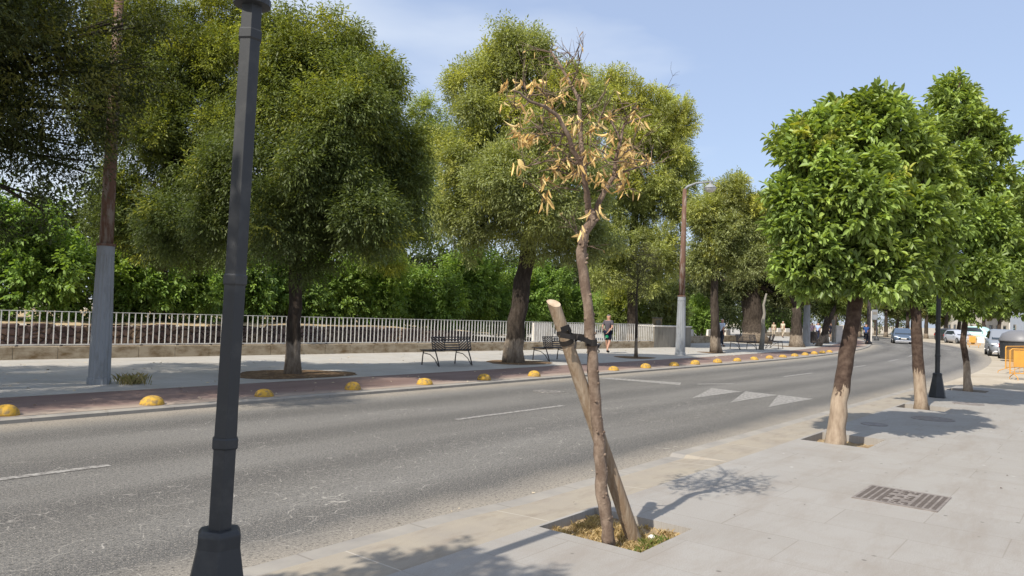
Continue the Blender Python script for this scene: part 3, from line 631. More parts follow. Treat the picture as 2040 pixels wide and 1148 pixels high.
# grass clumps and dead weed
def tufts(name, pts, n, h, pal, label, kind='stuff', spread=.1):
    m = MB(); cols = []
    for _ in range(n):
        c = Vector(random.choice(pts)) + Vector((random.gauss(0, spread), random.gauss(0, spread), 0)); a = random.uniform(0, 6.3); l = h*random.uniform(.4, 1.2); w = .003+h*.012
        d = Vector((math.cos(a), math.sin(a), 0)); e = Vector((-d.y, d.x, 0)); k = random.uniform(.2, .9)
        m.add([c-e*w, c+e*w, c+d*l*k*.4+e*w*.6+Vector((0, 0, l*.6)), c+d*l*k+Vector((0, 0, l*.85))], [(0, 1, 2, 3)]); p = random.choice(pal); cols.append(p)
    o = m.build(name, M_grass); at = o.data.attributes.new('Col', 'FLOAT_COLOR', 'FACE')
    at.data.foreach_set('color', np.array([(*c[:3], 1) for c in cols], dtype=np.float32).ravel()); setp(o, label, 'grass', kind=kind); return o
random.seed(9)
zz = .055
tufts('dry_grass', [P(4.66+random.random()*.7, -3.32+random.random()*.78, zz) for _ in range(160)], 3600, .05, [(.46, .34, .17), (.38, .27, .13), (.56, .44, .25), (.25, .18, .09)], 'dry straw coloured grass in the near tree pit', spread=.02)
tufts('green_grass', [P(4.68+random.random()*.45, -2.62+random.random()*.1, zz) for _ in range(30)] + [P(4.98, -2.62, zz)]*14, 260, .075, [(.13, .17, .04), (.2, .22, .06), (.3, .26, .1)], 'green grass tuft at the foot of the wooden stake', spread=.03)
tufts('weed_clump', [G(262, 765, ZP)]*5, 160, .22, [(.34, .27, .14), (.22, .2, .08)], 'dry weed clump right of the fluted street light foot', spread=.14)
# ------------------------------------------------------------------ orange trees
OB = [(16.9, -2.98), (22.7, -2.93)]
def orange_tree(label, base, tp, tr, blobs, count, seed, leaf=.098, split=.9, fruit=6):
    base = Vector(base); pts = [Vector(p) for p in tp]
    t = thing('orange_tree', label, 'orange tree', base, 0, 'orange trees on the near pavement'); random.seed(seed)
    m = MB(); fine = []; rr = []
    for i in range(len(pts)-1):
        for q in (0, .25, .5, .75):
            fine.append(pts[i].lerp(pts[i+1], q)-base + Vector((random.uniform(-1, 1), random.uniform(-1, 1), 0))*tr[i]*.09); rr.append((tr[i]+(tr[i+1]-tr[i])*q)*(1+random.uniform(-.04, .05)))
    fine.append(pts[-1]-base); rr.append(tr[-1]); fine[0].z -= .08; rr[0] *= 1.35; rr[1] *= 1.12
    m.tube(fine, rr, 14, jit=.05); top = fine[-1]
    for (c, a, b2, d) in blobs:
        for _ in range(2):
            e = Vector(c)-base + Vector((random.uniform(-.5, .5)*a, random.uniform(-.5, .5)*b2, random.uniform(-.3, .6)*d)); m.tube([top-Vector((0, 0, .05)), top.lerp(e, .5)+Vector((0, 0, .1)), e], [tr[-1]*.5, tr[-1]*.3, .012], 7, jit=.06)
    m.build('trunk', M_otrunk, t, smooth=True)
    bl = [((c[0]-base.x, c[1]-base.y, c[2]-base.z), a, b2, d) for (c, a, b2, d) in blobs]
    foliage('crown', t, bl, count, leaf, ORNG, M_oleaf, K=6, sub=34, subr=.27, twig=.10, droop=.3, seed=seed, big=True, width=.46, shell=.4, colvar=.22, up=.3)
    for k in range(fruit):
        c, a, b2, d = random.choice(bl); v = Vector((random.uniform(-1, .6), -1, random.uniform(-.6, .6))).normalized()
        q = MB(); q.lathe([(.004, -.034), (.02, -.028), (.033, 0), (.02, .028), (.004, .034)], (c[0]+v.x*a*.95, c[1]+v.y*b2*.95, c[2]+v.z*d*.95), 10)
        q.build('orange_fruit', M_fruit, t, smooth=True)
    return t
M_fruit = mat('unripe green orange skin', (.06, .12, .02), .4)
def b_ot(t, b, co):
    q = NT(t); z = q.sep(co)[2]
    zz_ = q.math('ADD', z, q.math('MULTIPLY', q.noise(q.map(co, (9, 9, 2)), 1.6, 4, .7), .75)); lime = q.rng(zz_, 1.20, 1.16)
    dk = q.mix(q.rng(q.noise(co, 12, 5), .4, .7), (.05, .032, .024), (.115, .08, .06)); pl = q.mix(q.rng(q.noise(q.map(co, (1, 1, .3)), 14, 5), .38, .7), (.36, .285, .21), (.20, .145, .10))
    t.links.new(q.mix(lime, dk, pl), b.inputs['Base Color']); t.links.new(q.bump(q.noise(q.map(co, (1, 1, .4)), 26, 5, .7), .7, .015), b.inputs['Normal'])
M_otrunk = mat('lime washed orange trunk', (.2, .15, .1), .85, spec=.2, build=b_ot)
o1 = P(10.68, -2.92, .02)
orange_tree('nearest orange tree, leaning trunk with a lime washed foot in a sunken square pit', o1,
    [o1, pt(1672, 800, 10.2), pt(1688, 705, 10.25), pt(1702, 615, 10.3), pt(1712, 540, 10.3)], [.115, .108, .1, .098, .085],
    [PB(1620, 300, 82, 80, 10.2), PB(1720, 265, 90, 76, 10.3), PB(1790, 300, 62, 72, 10.5), PB(1600, 420, 74, 84, 10.1), PB(1700, 400, 105, 105, 9.9), PB(1790, 420, 80, 90, 10.2), PB(1625, 520, 82, 70, 10.1), PB(1735, 525, 92, 70, 10), PB(1850, 470, 70, 80, 10.6), PB(1850, 360, 55, 60, 10.8), PB(1835, 315, 40, 45, 11.4), PB(1655, 235, 32, 32, 10.2), PB(1760, 220, 45, 30, 10.4), PB(1800, 520, 50, 50, 10.3)], 46000, 101, leaf=.12, fruit=7)
o2 = P(16.85, -2.98, .02)
orange_tree('second orange tree with a tall straight pale trunk left of the far black lamp', o2,
    [o2, pt(1830, 730, 15.1), pt(1826, 650, 15.1), pt(1822, 590, 15.1), pt(1825, 520, 15.1)], [.115, .105, .1, .095, .08],
    [PB(1900, 190, 42, 42, 15.3), PB(1925, 240, 62, 45, 15.3), PB(1860, 260, 40, 42, 15.2), PB(1975, 290, 40, 40, 15.4), PB(1880, 330, 70, 52, 15.2), PB(1960, 360, 55, 42, 15.4), PB(1860, 430, 90, 70, 15), PB(1960, 450, 78, 66, 15.2), PB(1850, 540, 80, 56, 15), PB(1940, 550, 90, 58, 15), PB(1800, 585, 40, 26, 15), PB(2010, 500, 45, 60, 15.3)], 38000, 103, leaf=.125, fruit=7)
o3 = P(22.6, -2.93, .02)
orange_tree('third orange tree, slim bent dark trunk right of the far black lamp', o3,
    [o3, pt(1925, 720, 19.8), pt(1918, 680, 19.8), pt(1924, 630, 19.8), pt(1930, 590, 19.8)], [.095, .075, .07, .07, .06],
    [PB(1900, 570, 60, 50, 19.6), PB(1970, 540, 66, 58, 19.8), PB(2030, 500, 60, 66, 20), PB(2000, 590, 60, 40, 19.6), PB(2050, 590, 45, 40, 19.6), PB(2030, 420, 50, 50, 20), PB(1930, 610, 40, 26, 19.6)], 24000, 105, leaf=.12, fruit=2)
o4 = P(20.5, .6, .12)
orange_tree('orange tree whose crown enters at the right edge of the picture', o4,
    [o4, o4+Vector((.05, 0, 1.2)), o4+Vector((.1, 0, 2.2))], [.11, .1, .09],
    [PB(2075, 370, 55, 62, 17.5), PB(2090, 470, 60, 70, 17.5), PB(2110, 570, 70, 52, 17.5), PB(2060, 600, 34, 28, 17.5), PB(2160, 460, 70, 100, 17.5)], 15000, 107, leaf=.12, fruit=1)
o0 = P(-1.5, -2.95, .02)
orange_tree('orange tree left of the camera that shades the near lamp post', o0,
    [o0, o0+Vector((.05, 0, 1.2)), o0+Vector((.05, 0, 2.0))], [.11, .1, .09],
    [((o0.x+.1, o0.y+.1, 3.1), 1.35, 1.35, 1.0), ((o0.x+.35, o0.y+.4, 3.9), 1.05, 1.05, .8), ((o0.x+.4, o0.y+.45, 4.35), .8, .8, .6), ((o0.x-.4, o0.y-.3, 3.5), 1.2, 1.1, .8)], 15000, 109, fruit=0)

# ------------------------------------------------------------------ dead sapling, stake and ties
TB = P(4.69, -2.78, .05)
t = thing('dead_tree', 'dead thin tree with curled tan leaves, tied to the leaning stake', 'tree', TB)
def TP(px, py, dy=0): return AT(px, py, 5.38+dy)-TB
m = MB(); random.seed(17)
def limb(pts, r0, r1, n=9, kn=.0, dy0=0, dy1=0):
    if r0 < .04: r0 *= .8; r1 *= .85
    v = [TP(a, b_, dy0+(dy1-dy0)*i/(len(pts)-1)) for i, (a, b_) in enumerate(pts)]; fine = []; rad = []
    for i in range(len(v)-1):
        for q in (0, .33, .66):
            k = (i+q)/(len(v)-1); p = v[i].lerp(v[i+1], q)
            if kn: p = p + Vector((random.uniform(-1, 1), random.uniform(-1, 1), 0))*kn
            fine.append(p); rad.append((r0+(r1-r0)*k)*(1+random.uniform(-.06, .09)))
    fine.append(v[-1]); rad.append(r1); m.tube(fine, rad, n, jit=.05); return v
def knots(v, r, k):
    for _ in range(k):
        i = random.randrange(len(v)-1); p = v[i].lerp(v[i+1], random.random()); a = random.uniform(-2.6, 1.0); d = Vector((math.cos(a), -abs(math.sin(a)), .35)).normalized()
        m.tube([p+d*r*.6, p+d*(r+random.uniform(.006, .018))], [r*.42, r*.26], 6, jit=.1)
tr_ = [(1213, 1086), (1209, 1040), (1200, 985), (1196, 925), (1192, 865), (1186, 800), (1182, 740), (1178, 690), (1172, 620), (1164, 560), (1157, 500), (1163, 465), (1180, 442), (1173, 418)]
v = limb(tr_, .0445, .0335, 12, .005); knots(v, .034, 70)
v = limb([(1173, 420), (1170, 395), (1166, 362), (1162, 335), (1143, 303), (1131, 270), (1112, 232), (1085, 212), (1057, 203), (1035, 185), (1022, 180)], .031, .006, 9, .004, 0, -.5); knots(v[:6], .022, 12)
v = limb([(1163, 340), (1158, 290), (1155, 240), (1154, 199), (1138, 170), (1122, 140), (1110, 120), (1096, 101)], .026, .006, 9, .003, 0, .35); knots(v[:5], .018, 8)
v = limb([(1184, 436), (1194, 402), (1208, 375), (1223, 352), (1226, 320), (1236, 280), (1243, 248), (1268, 238), (1298, 228)], .027, .006, 9, .003, 0, .2); knots(v[:6], .02, 10)
tw = [([(1236, 280), (1222, 248), (1212, 225)], .012), ([(1226, 350), (1255, 338), (1292, 328), (1325, 322)], .012), ([(1166, 335), (1128, 318), (1090, 321), (1045, 333)], .010), ([(1131, 270), (1100, 264), (1072, 270), (1050, 279)], .010),
      ([(1085, 212), (1082, 240), (1078, 262)], .006), ([(1155, 245), (1175, 222), (1198, 208)], .008), ([(1173, 262), (1190, 250), (1200, 232)], .007), ([(1226, 320), (1196, 300), (1170, 288), (1150, 285)], .009), ([(1226, 320), (1250, 300), (1275, 292)], .009),
      ([(1138, 170), (1150, 140), (1155, 118)], .006), ([(1110, 122), (1100, 110), (1098, 95)], .004), ([(1122, 140), (1140, 118), (1150, 100)], .004), ([(1057, 203), (1040, 215), (1020, 212)], .005), ([(1112, 232), (1088, 190), (1068, 172)], .006), ([(1066, 205), (1052, 190), (1042, 168)], .005),
      ([(1155, 380), (1105, 372), (1078, 395)], .006), ([(1160, 350), (1120, 345), (1082, 375)], .006), ([(1223, 352), (1245, 372), (1232, 385)], .006), ([(1244, 248), (1260, 220), (1268, 205)], .006), ([(1127, 262), (1105, 300), (1085, 304)], .006), ([(1150, 300), (1120, 288), (1100, 292)], .006),
      ([(1163, 330), (1195, 315), (1222, 330)], .007), ([(1225, 300), (1262, 318), (1292, 322)], .006), ([(1143, 302), (1118, 330), (1095, 345)], .006), ([(1158, 497), (1150, 470), (1149, 455)], .004)]
tips = []
for pl, r in tw:
    dy = random.uniform(-.5, .5); v = limb(pl, r, .003, 6, .004, 0, dy)
    for _ in range(7):
        i = random.randrange(1, len(v)); p = v[i-1].lerp(v[i], random.random()); d = Vector((random.uniform(-1, 1), random.uniform(-1, 1), random.uniform(-.4, .9))).normalized()*random.uniform(.1, .26)
        q = p + d*.5 + Vector((random.uniform(-.03, .03), 0, .02)); m.tube([p, q, p+d], [.004, .003, .0012], 4); tips.append(p+d)
        for _2 in range(2):
            e = d.normalized()*.08+Vector((random.uniform(-.09, .09), random.uniform(-.09, .09), random.uniform(-.02, .09))); m.tube([q, q+e], [.002, .001], 3)
m.build('trunk', M_dkbark, t, smooth=True)
lm_ = MB(); cols = []
def dryleaf(p, l):
    a = random.uniform(0, 6.3); d = Vector((math.cos(a)*.6, math.sin(a)*.6, random.uniform(-1.6, -.1))).normalized(); e = d.cross(Vector((random.uniform(-1, 1), random.uniform(-1, 1), .4))).normalized(); n_ = d.cross(e)
    rows = []; c1 = random.uniform(.8, 2.4); c2 = random.uniform(-.9, .9); tw_ = random.uniform(-1.2, 1.2)
    for i in range(5):
        k = i/4; w = l*random.uniform(.15, .26)*math.sin(math.pi*min(1, .12+k*.88))+.001; o_ = n_*(c2*l*k*k)
        ek = e*math.cos(tw_*k)+n_*math.sin(tw_*k); nk_ = n_*math.cos(tw_*k)-e*math.sin(tw_*k)
        for j in (-1, -.5, .5, 1): rows.append(p + d*(l*k) + o_ + ek*(w*j*math.cos(c1*abs(j))) + nk_*(w*abs(j)*math.sin(c1*abs(j))))
    fs = [(i*4+j, i*4+j+1, (i+1)*4+j+1, (i+1)*4+j) for i in range(4) for j in range(3)]
    lm_.add(rows, fs); c = random.choice([(.78, .61, .27), (.64, .47, .2), (.84, .70, .36), (.46, .33, .15)]); f = random.uniform(.75, 1.15); cols.extend([(c[0]*f, c[1]*f, c[2]*f, 1)]*12)
LC = [(335, 520), (345, 555), (360, 580), (375, 560), (330, 590), (495, 390), (500, 420), (425, 290), (412, 310), (440, 300), (410, 450), (640, 480), (600, 500), (630, 510), (710, 520), (740, 515), (815, 560), (812, 580), (890, 600), (880, 620), (895, 635), (660, 640), (680, 660), (715, 640), (720, 655),
      (540, 700), (530, 740), (520, 720), (600, 690), (690, 760), (670, 770), (700, 780), (760, 770), (755, 740), (770, 800), (850, 800), (870, 790), (470, 780), (480, 790), (475, 870), (472, 900), (745, 945), (725, 955), (655, 1050), (935, 440), (938, 480), (900, 690), (880, 740), (870, 720), (1000, 680), (980, 660),
      (600, 268), (585, 275), (690, 440), (420, 570), (425, 590), (520, 610), (340, 385), (335, 300), (265, 310), (560, 375), (575, 360), (800, 640), (640, 740), (620, 760), (530, 460), (900, 660), (920, 650), (660, 260), (670, 290), (790, 460), (960, 520), (335, 715), (860, 830)]
for (a, b_) in LC:
    px, py = 900+a/2.552, 50+b_/2.552
    for k in range(5 if (a*7+b_) % 3 else 7): dryleaf(TP(px+random.uniform(-8, 8), py+random.uniform(-13, 6), random.uniform(-.25, .25)), random.uniform(.05, .1))
for p in tips:
    if random.random() < .3: dryleaf(p, random.uniform(.035, .07))
o = lm_.build('dry_leaves', M_dry, t); at = o.data.attributes.new('Col', 'FLOAT_COLOR', 'FACE'); at.data.foreach_set('color', np.array(cols, dtype=np.float32).ravel())
# stake
SB = P(5.0, -2.74, .02); ST = AT(1103, 604, 5.30)
t = thing('wooden_stake', 'thick round weathered wooden stake leaning left in the near tree pit', 'stake', SB)
ax = (ST-SB).normalized(); m = MB(); K = 22; cut = Vector((.15, -.62, 1)).normalized(); rs = .0565; rt = .0435; vs = []
upv = ax.orthogonal().normalized(); wv_ = ax.cross(upv); Ls = (ST-SB).length
for i in range(13):
    q = i/12
    for k in range(K):
        a = 2*math.pi*k/K; r = (rs+(rt-rs)*q)*(1+.03*math.sin(3*a+q*2)+.012*math.sin(7*a)); off = upv*math.cos(a)*r + wv_*math.sin(a)*r; p = ax*(Ls*q)+off
        if i == 12: p = p - ax*(off.dot(cut)/ax.dot(cut))
        vs.append(p)
m.add(vs, [(i*K+k, i*K+(k+1) % K, (i+1)*K+(k+1) % K, (i+1)*K+k) for i in range(12) for k in range(K)]); m.build('shaft', M_wood, t, smooth=True)
m = MB(); m.add([Vector(p) for p in vs[12*K:]] + [sum((Vector(p) for p in vs[12*K:]), Vector())/K], [(k, (k+1) % K, K) for k in range(K)]); m.build('cut_end', M_woodend, t)
# rubber tie: loops round the stake, round the trunk and the twisted band between
def ring(m, c, axis, r, w, th=.004, wob=0):
    axis = axis.normalized(); a1 = axis.orthogonal().normalized(); a2 = axis.cross(a1); n = 24; vs = []
    for k in range(n):
        a = 2*math.pi*k/n; d = a1*math.cos(a)+a2*math.sin(a); o_ = axis*(wob*math.sin(a+.7))
        for (rr_, ww) in ((r, -w/2), (r+th, -w/2), (r+th, w/2), (r, w/2)): vs.append(c+d*rr_+axis*ww+o_)
    fs = []
    for k in range(n):
        for j in range(4): a, b_ = k*4+j, k*4+(j+1) % 4; c_, d_ = ((k+1) % n)*4+(j+1) % 4, ((k+1) % n)*4+j; fs.append((a, b_, c_, d_))
    m.add(vs, fs)
def ribbon(m, pts, ups, w, th=.006):
    vs = []
    for i, p in enumerate(pts):
        d = (pts[min(i+1, len(pts)-1)]-pts[max(i-1, 0)]).normalized(); u_ = (ups[i]-d*ups[i].dot(d)).normalized(); n_ = d.cross(u_)
        for a, b_ in ((-1, -1), (1, -1), (1, 1), (-1, 1)): vs.append(p+u_*(w*a/2)+n_*(th*b_/2))
    fs = [(0, 1, 2, 3)] + [(i*4+j, i*4+(j+1) % 4, (i+1)*4+(j+1) % 4, (i+1)*4+j) for i in range(len(pts)-1) for j in range(4)]; m.add(vs, fs)
tie = thing('tree_tie', 'black rubber strap tying the dead tree to the stake', 'strap', AT(1150, 670, 5.3)); TO = tie.location
m = MB()
def SA(q): return SB+ax*(Ls*q)
qa = .853; ring(m, SA(qa)-TO, ax, .048, .036, wob=.012); ring(m, SA(qa+.028)-TO, (ax+Vector((.25, 0, .1))), .049, .026, wob=-.014)
m.build('stake_loop', M_rubber, tie)
m = MB(); ring(m, AT(1178, 683, 5.36)-TO, Vector((-.02, 0, 1)), .038, .044); m.build('trunk_loop', M_rubber, tie)
m = MB(); Z = Vector((0, 0, 1))
ribbon(m, [AT(1116, 668, 5.2)-TO, AT(1135, 671, 5.22)-TO, AT(1150, 673, 5.26)-TO, AT(1165, 677, 5.3)-TO, AT(1178, 683, 5.32)-TO], [Z, Z+Vector((0, .3, 0)), Z, Z, Z], .034)
ribbon(m, [AT(1122, 656, 5.36)-TO, AT(1140, 667, 5.4)-TO, AT(1170, 670, 5.41)-TO, AT(1186, 678, 5.40)-TO], [Z, Z, Z, Z], .022)
ribbon(m, [AT(1118, 658, 5.2)-TO, AT(1132, 652, 5.24)-TO, AT(1137, 664, 5.3)-TO], [Z, Z, Z], .04); m.build('band', M_rubber, tie)
m = MB(); ring(m, AT(1149, 673, 5.27)-TO, Vector((1, 0, -.2)), .022, .012); m.build('clip', M_rubber, tie)
m = MB(); ribbon(m, [AT(1146, 676, 5.26)-TO, AT(1147, 684, 5.25)-TO, AT(1146, 694, 5.24)-TO], [Vector((1, 0, 0))]*3, .014, .004); m.build('loose_end', M_rubber, tie)

# ------------------------------------------------------------------ black street lamps
def lamp(label, loc, rz):
    t = thing('street_lamp', label, 'street lamp', loc, rz, 'black lamp posts on the near pavement'); h6 = math.pi/6
    m = MB(); m.lathe([(.19, 0), (.19, .03), (.106, .48), (.106, .54), (.09, .56)], n=6, ph=h6); m.build('base', M_black, t, bevel=.006)
    m = MB(); m.lathe([(.0565, .5), (.056, 1.03), (.0545, 1.1), (.053, 1.82), (.051, 3.02)], n=6, ph=h6); m.build('shaft', M_black, t, bevel=.002)
    for z, r in ((.925, .064), (1.68, .06), (2.83, .058)):
        m = MB(); m.lathe([(r-.006, z), (r, z+.008), (r, z+.045), (r-.006, z+.053)], n=6, ph=h6); m.build('collar', M_black, t)
    m = MB(); m.lathe([(.03, 2.99), (.085, 3.0), (.085, 3.03), (.06, 3.05), (.03, 3.12), (.05, 3.2)], n=20); m.build('cap_disc', M_black, t, smooth=False)
    m = MB(); m.lathe([(.06, 3.2), (.075, 3.22), (.15, 3.62), (.155, 3.63)], n=6, ph=h6); ln = m.build('lantern', mat('lantern glass', (.5, .5, .48), .2, spec=.6), t)
    m = MB()
    for k in range(6):
        a = h6+k*math.pi/3; m.bar((math.cos(a)*.078, math.sin(a)*.078, 3.2), (math.cos(a)*.158, math.sin(a)*.158, 3.64), .009)
    m.build('lantern_frame', M_black, ln)
    m = MB(); m.lathe([(.19, 3.62), (.19, 3.65), (.1, 3.78), (.06, 3.82), (.05, 3.88), (.015, 3.92), (.02, 3.96), (.004, 4.02)], n=12, ph=h6); m.build('lantern_roof', M_black, t)
    return t
L1 = Vector((-1.315, 3.505, .12)); va = math.atan2(-L1.y, -L1.x)
la = lamp('tall black lamp post standing large in the left foreground', L1, va + math.pi/6 + R(-1) + math.pi/6)
la.rotation_euler = (Matrix.Rotation(R(.85), 3, 'Y') @ Matrix.Rotation(R(-98.6), 3, 'Z')).to_euler()   # one flat of the hexagon faces half way between sun and street
l2p = P(19.56, -3.14, .12); lb = copy_tree(la); lb.location = l2p; lb.rotation_euler = (0, 0, .4); lb['label'] = 'distant black lamp post with a splayed base between two orange trees'

# ------------------------------------------------------------------ old street lights on the promenade
def old_light(label, base, hs, hp, rs_, rp, arm=True, az=-.35, lean=0):
    t = thing('street_light', label, 'street light', base, 0, 'old street lights on the promenade')
    m = MB(); m.tube([(0, 0, -.05), (0, 0, .12), (0, 0, .13), (0, 0, hs*.45), (0, 0, hs*.93)], [rs_*1.16, rs_*1.14, rs_*1.05, rs_, rs_*.84], 32, flute=.07); m.tube([(0, 0, hs*.93), (0, 0, hs)], [rs_*.86, rs_*.84], 24)
    m.build('fluted_sleeve', M_grey, t)
    m = MB(); m.tube([(0, 0, hs-.01), (0, 0, hs+.04)], rs_*.93, 20); m.build('sleeve_ring', M_rust, t)
    m = MB(); m.tube([(0, 0, hs), (0, 0, hs*1.6), (0, 0, hp)], [rp, rp*.93, rp*.62], 16); m.build('pole', M_rust, t, smooth=True)
    if arm:
        d = Vector((math.cos(az), math.sin(az), 0)); m = MB(); m.tube([Vector((0, 0, hp-.05)), Vector((0, 0, hp+.1))+d*.12, Vector((0, 0, hp+.25))+d*.5, Vector((0, 0, hp+.3))+d*1.25], [rp*.5, rp*.42, .045, .04], 10); m.build('arm', M_grey, t, smooth=True)
        c = d*1.12+Vector((0, 0, hp)); m = MB(); m.lathe([(.05, .27), (.06, .2), (.2, .12), (.27, .03), (.28, 0)][::-1], c, 22); lh = m.build('lamp_head', M_grey, t, smooth=True)
        m = MB(); m.lathe([(.265, -.001), (.25, -.03), (.19, -.13), (.08, -.18), (.01, -.19)][::-1], c, 20); m.build('lamp_bowl', mat('milky lamp bowl', (.62, .62, .6), .3), lh, smooth=True)
    return t
old_light('nearest fluted grey and rusty street light, left of the black lamp post', G(197, 765, ZP), 2.68, 8.6, .185, .125)
old_light('pale peeling street light with a curved arm beside the concrete block', G(1355, 708, ZP), 2.64, 7.5, .21, .14)
old_light('plain grey light column between two far trunks', G(1606, 690, ZP), 2.9, 6.5, .25, .16, arm=False)

# ------------------------------------------------------------------ railing, plinth, end block
fA, fB = G(0, 717.7, ZP), G(1303, 692.7, ZP); fd = (fB-fA).normalized(); fn_ = Vector((-fd.y, fd.x, 0)); FL = (fB-fA).length; fs0 = -9.0
fa = math.atan2(fd.y, fd.x)
pl = thing('low_wall', 'low stained concrete plinth running under the white railing', 'low wall', fA, fa)
K = 1.03; m = MB(); j = MB(); x = fs0; 
while x < FL-.05:
    e = min(x+K, FL); m.box(((x+e)/2, .17, .165), (e-x-.012, .34, .33)); x += K
m.build('plinth_block', M_conc, pl, bevel=.008); m = MB(); m.box(((fs0+FL)/2, .17, .155), (FL-fs0, .30, .31)); m.build('plinth_core', M_conc2, pl)
rl = thing('railing', 'long white metal railing with upright flat bars on the low wall', 'railing', fA, fa)
m = MB(); m.box(((fs0+FL)/2, .12, .375), (FL-fs0, .05, .035)); m.build('bottom_rail', M_white, rl)
m = MB(); m.box(((fs0+FL)/2, .12, 1.262), (FL-fs0, .045, .016)); m.build('top_rail', M_white, rl)
x = fs0+.1; fb = None
while x < FL:
    if fb is None: m = MB(); m.box((0, 0, 0), (.06, .07, .05)); fb = m.build('foot_bracket', M_bench, rl); o = fb
    else: o = fb.copy(); COL.objects.link(o); o.parent = rl
    o.location = (x, .12, .345); x += K
proto = None; rest = MB(); st = K/6; kx = 0; x = -1.2
while x < FL-.02:
    if kx < 100:
        if proto is None:
            q = MB(); q.box((0, 0, 0), (.022, .042, .862)); proto = q.build('bar', M_white, rl); bo = proto
        else: bo = proto.copy(); COL.objects.link(bo)
        bo.parent = rl; bo.location = (x, .12, .823)
    else: rest.box((x, .12, .823), (.022, .042, .862))
    x += st; kx += 1
ro = rest.build('bars', M_white, rl); ro['kind'] = 'stuff'
m = MB(); m.box((FL-.02, .12, .66), (.05, .05, 1.24)); m.build('end_post', M_white, rl)
eb = thing('concrete_block', 'grey concrete end block of the railing beside the pale street light', 'concrete wall', fB, fa-.02)
m = MB(); m.box((1.95, .6, .57), (3.86, 1.15, 1.14)); m.build('body', M_conc2, eb, bevel=.012)
m = MB(); m.box((1.95, .6, 1.175), (3.95, 1.24, .07)); m.build('coping', M_pale, eb, bevel=.01)
sp_ = thing('stone_pillar', 'carved brown stone stub standing behind the concrete block', 'pillar', AT(1309, 645, 45.5)); sp_.location.z = 0
m = MB(); m.box((0, 0, .83), (.5, .5, 1.66)); m.build('shaft', M_sand, sp_, bevel=.03)
m = MB(); m.tube([(.02, -.3, 1.42), (.02, -.24, 1.42)], .16, 14); m.tube([(.02, -.31, 1.42), (.02, -.29, 1.42)], .1, 14); m.box((0, 0, 1.69), (.56, .56, .06)); m.build('carving', M_conc2, sp_)
# old masonry wall and terrace behind the railing
ow = thing('rubble_wall', 'old dark rubble wall below the shrubs behind the railing', 'stone wall', P(0, -26.2, 0), ROADA)
m = MB(); random.seed(4); x = -16.0; 
while x < 29:
    h = .84 + random.uniform(-.05, .05) - (max(0, x-22)*.03); m.box((x+.24, -.1+random.uniform(-.02, .02), h/2-.02), (.5, .5, h)); x += .49
m.build('masonry', M_stonew, ow, bevel=.02)
tm = MB(); NX, NY = 60, 8
for i in range(NX+1):
    for jn in range(NY+1):
        p = P(-16+i*.92 if i*.92 < 43 else -16+i*.92, -26.45-jn*1.1, .80+.05*jn+random.uniform(-.03, .06) - max(0, (-16+i*.92)-24)*.05); tm.v.append(tuple(p))
for i in range(NX):
    for jn in range(NY): tm.f.append((i*(NY+1)+jn, (i+1)*(NY+1)+jn, (i+1)*(NY+1)+jn+1, i*(NY+1)+jn+1))
tm.build('bank_terrain', M_sand, smooth=True)['kind'] = 'structure'
cw = thing('cream_wall', 'cream rendered wall seen through the right end of the railing', 'wall', AT(1262, 700, 45.5), fa); cw.location.z = 0
m = MB(); m.box((.4, .1, .58), (3.9, .2, 1.2)); m.build('wall_panel', M_cream, cw); m = MB(); m.box((.4, .1, 1.2), (4, .26, .04)); m.build('coping', M_pale, cw)
for i, (x, w, lab) in enumerate([(1078, 1.3, 'small whitewashed wall piece seen through the railing left of the stake top'), (1150, 1.8, 'whitewashed wall piece seen through the railing right behind the strap')]):
    o = thing('white_wall', lab, 'wall', AT(x, 690, 38), fa, None); o.location.z = 0; m = MB(); m.box((0, 0, .62), (w, .2, 1.24)); m.box((w*.55, .02, .5), (w*.3, .18, 1.0)); m.build('wall_panel', M_pale, o)

# ------------------------------------------------------------------ yellow domes
dome0 = None; ords = ['first', 'second', 'third', 'fourth', 'fifth', 'sixth', 'seventh', 'eighth', 'ninth', 'tenth', 'eleventh', 'twelfth', 'thirteenth', 'fourteenth', 'fifteenth', 'sixteenth', 'seventeenth', 'eighteenth', 'nineteenth', 'twentieth', 'twenty-first', 'twenty-second', 'twenty-third', 'twenty-fourth']
dl = {0: 'yellow dome bollard cut by the left edge of the photo, on the red lane', 1: 'yellow dome bollard on the red lane left of the black lamp post', 2: 'yellow dome bollard on the red lane right beside the black lamp post', 3: 'yellow dome bollard in front of the round soil bed, on the red lane', 4: 'yellow dome bollard in front of the first bench', 5: 'yellow dome bollard right of the first bench, in front of the thick leaning trunk', 6: 'clean bright yellow dome bollard left of the stake, in front of the second bench', 8: 'shaded yellow dome bollard just right of the dead tree trunk', 9: 'dull yellow dome bollard between the dead tree and the pale street light', 10: 'chipped yellow dome bollard directly in front of the pale street light'}
for k in range(22):
    if k == 7: continue
    p = P(3.85+2.03*k if k < 11 else 3.85+2.0*k, -11.98, ZP-.012)
    if dome0 is None:
        m = MB(); prof = [(.2, 0), (.198, .03), (.18, .085), (.14, .13), (.085, .16), (.03, .17), (.002, .171)]; m.lathe(prof, n=28); dome0 = m.build('dome_bollard', M_yell, smooth=True); o = dome0
    else: o = dome0.copy(); COL.objects.link(o)
    o.location = p; o.rotation_euler = (R(random.uniform(-3, 3)), R(random.uniform(-3, 3)), random.uniform(0, 6)); o.scale = (random.uniform(.94, 1.06),)*2 + (random.uniform(.88, 1.1),)
    o.scale = tuple(x*.87 for x in o.scale); setp(o, dl.get(k, 'small far yellow dome bollard, %s in the row counted from the left' % ords[k if k < 7 else k-1]), 'bollard', 'yellow dome bollards along the red lane')

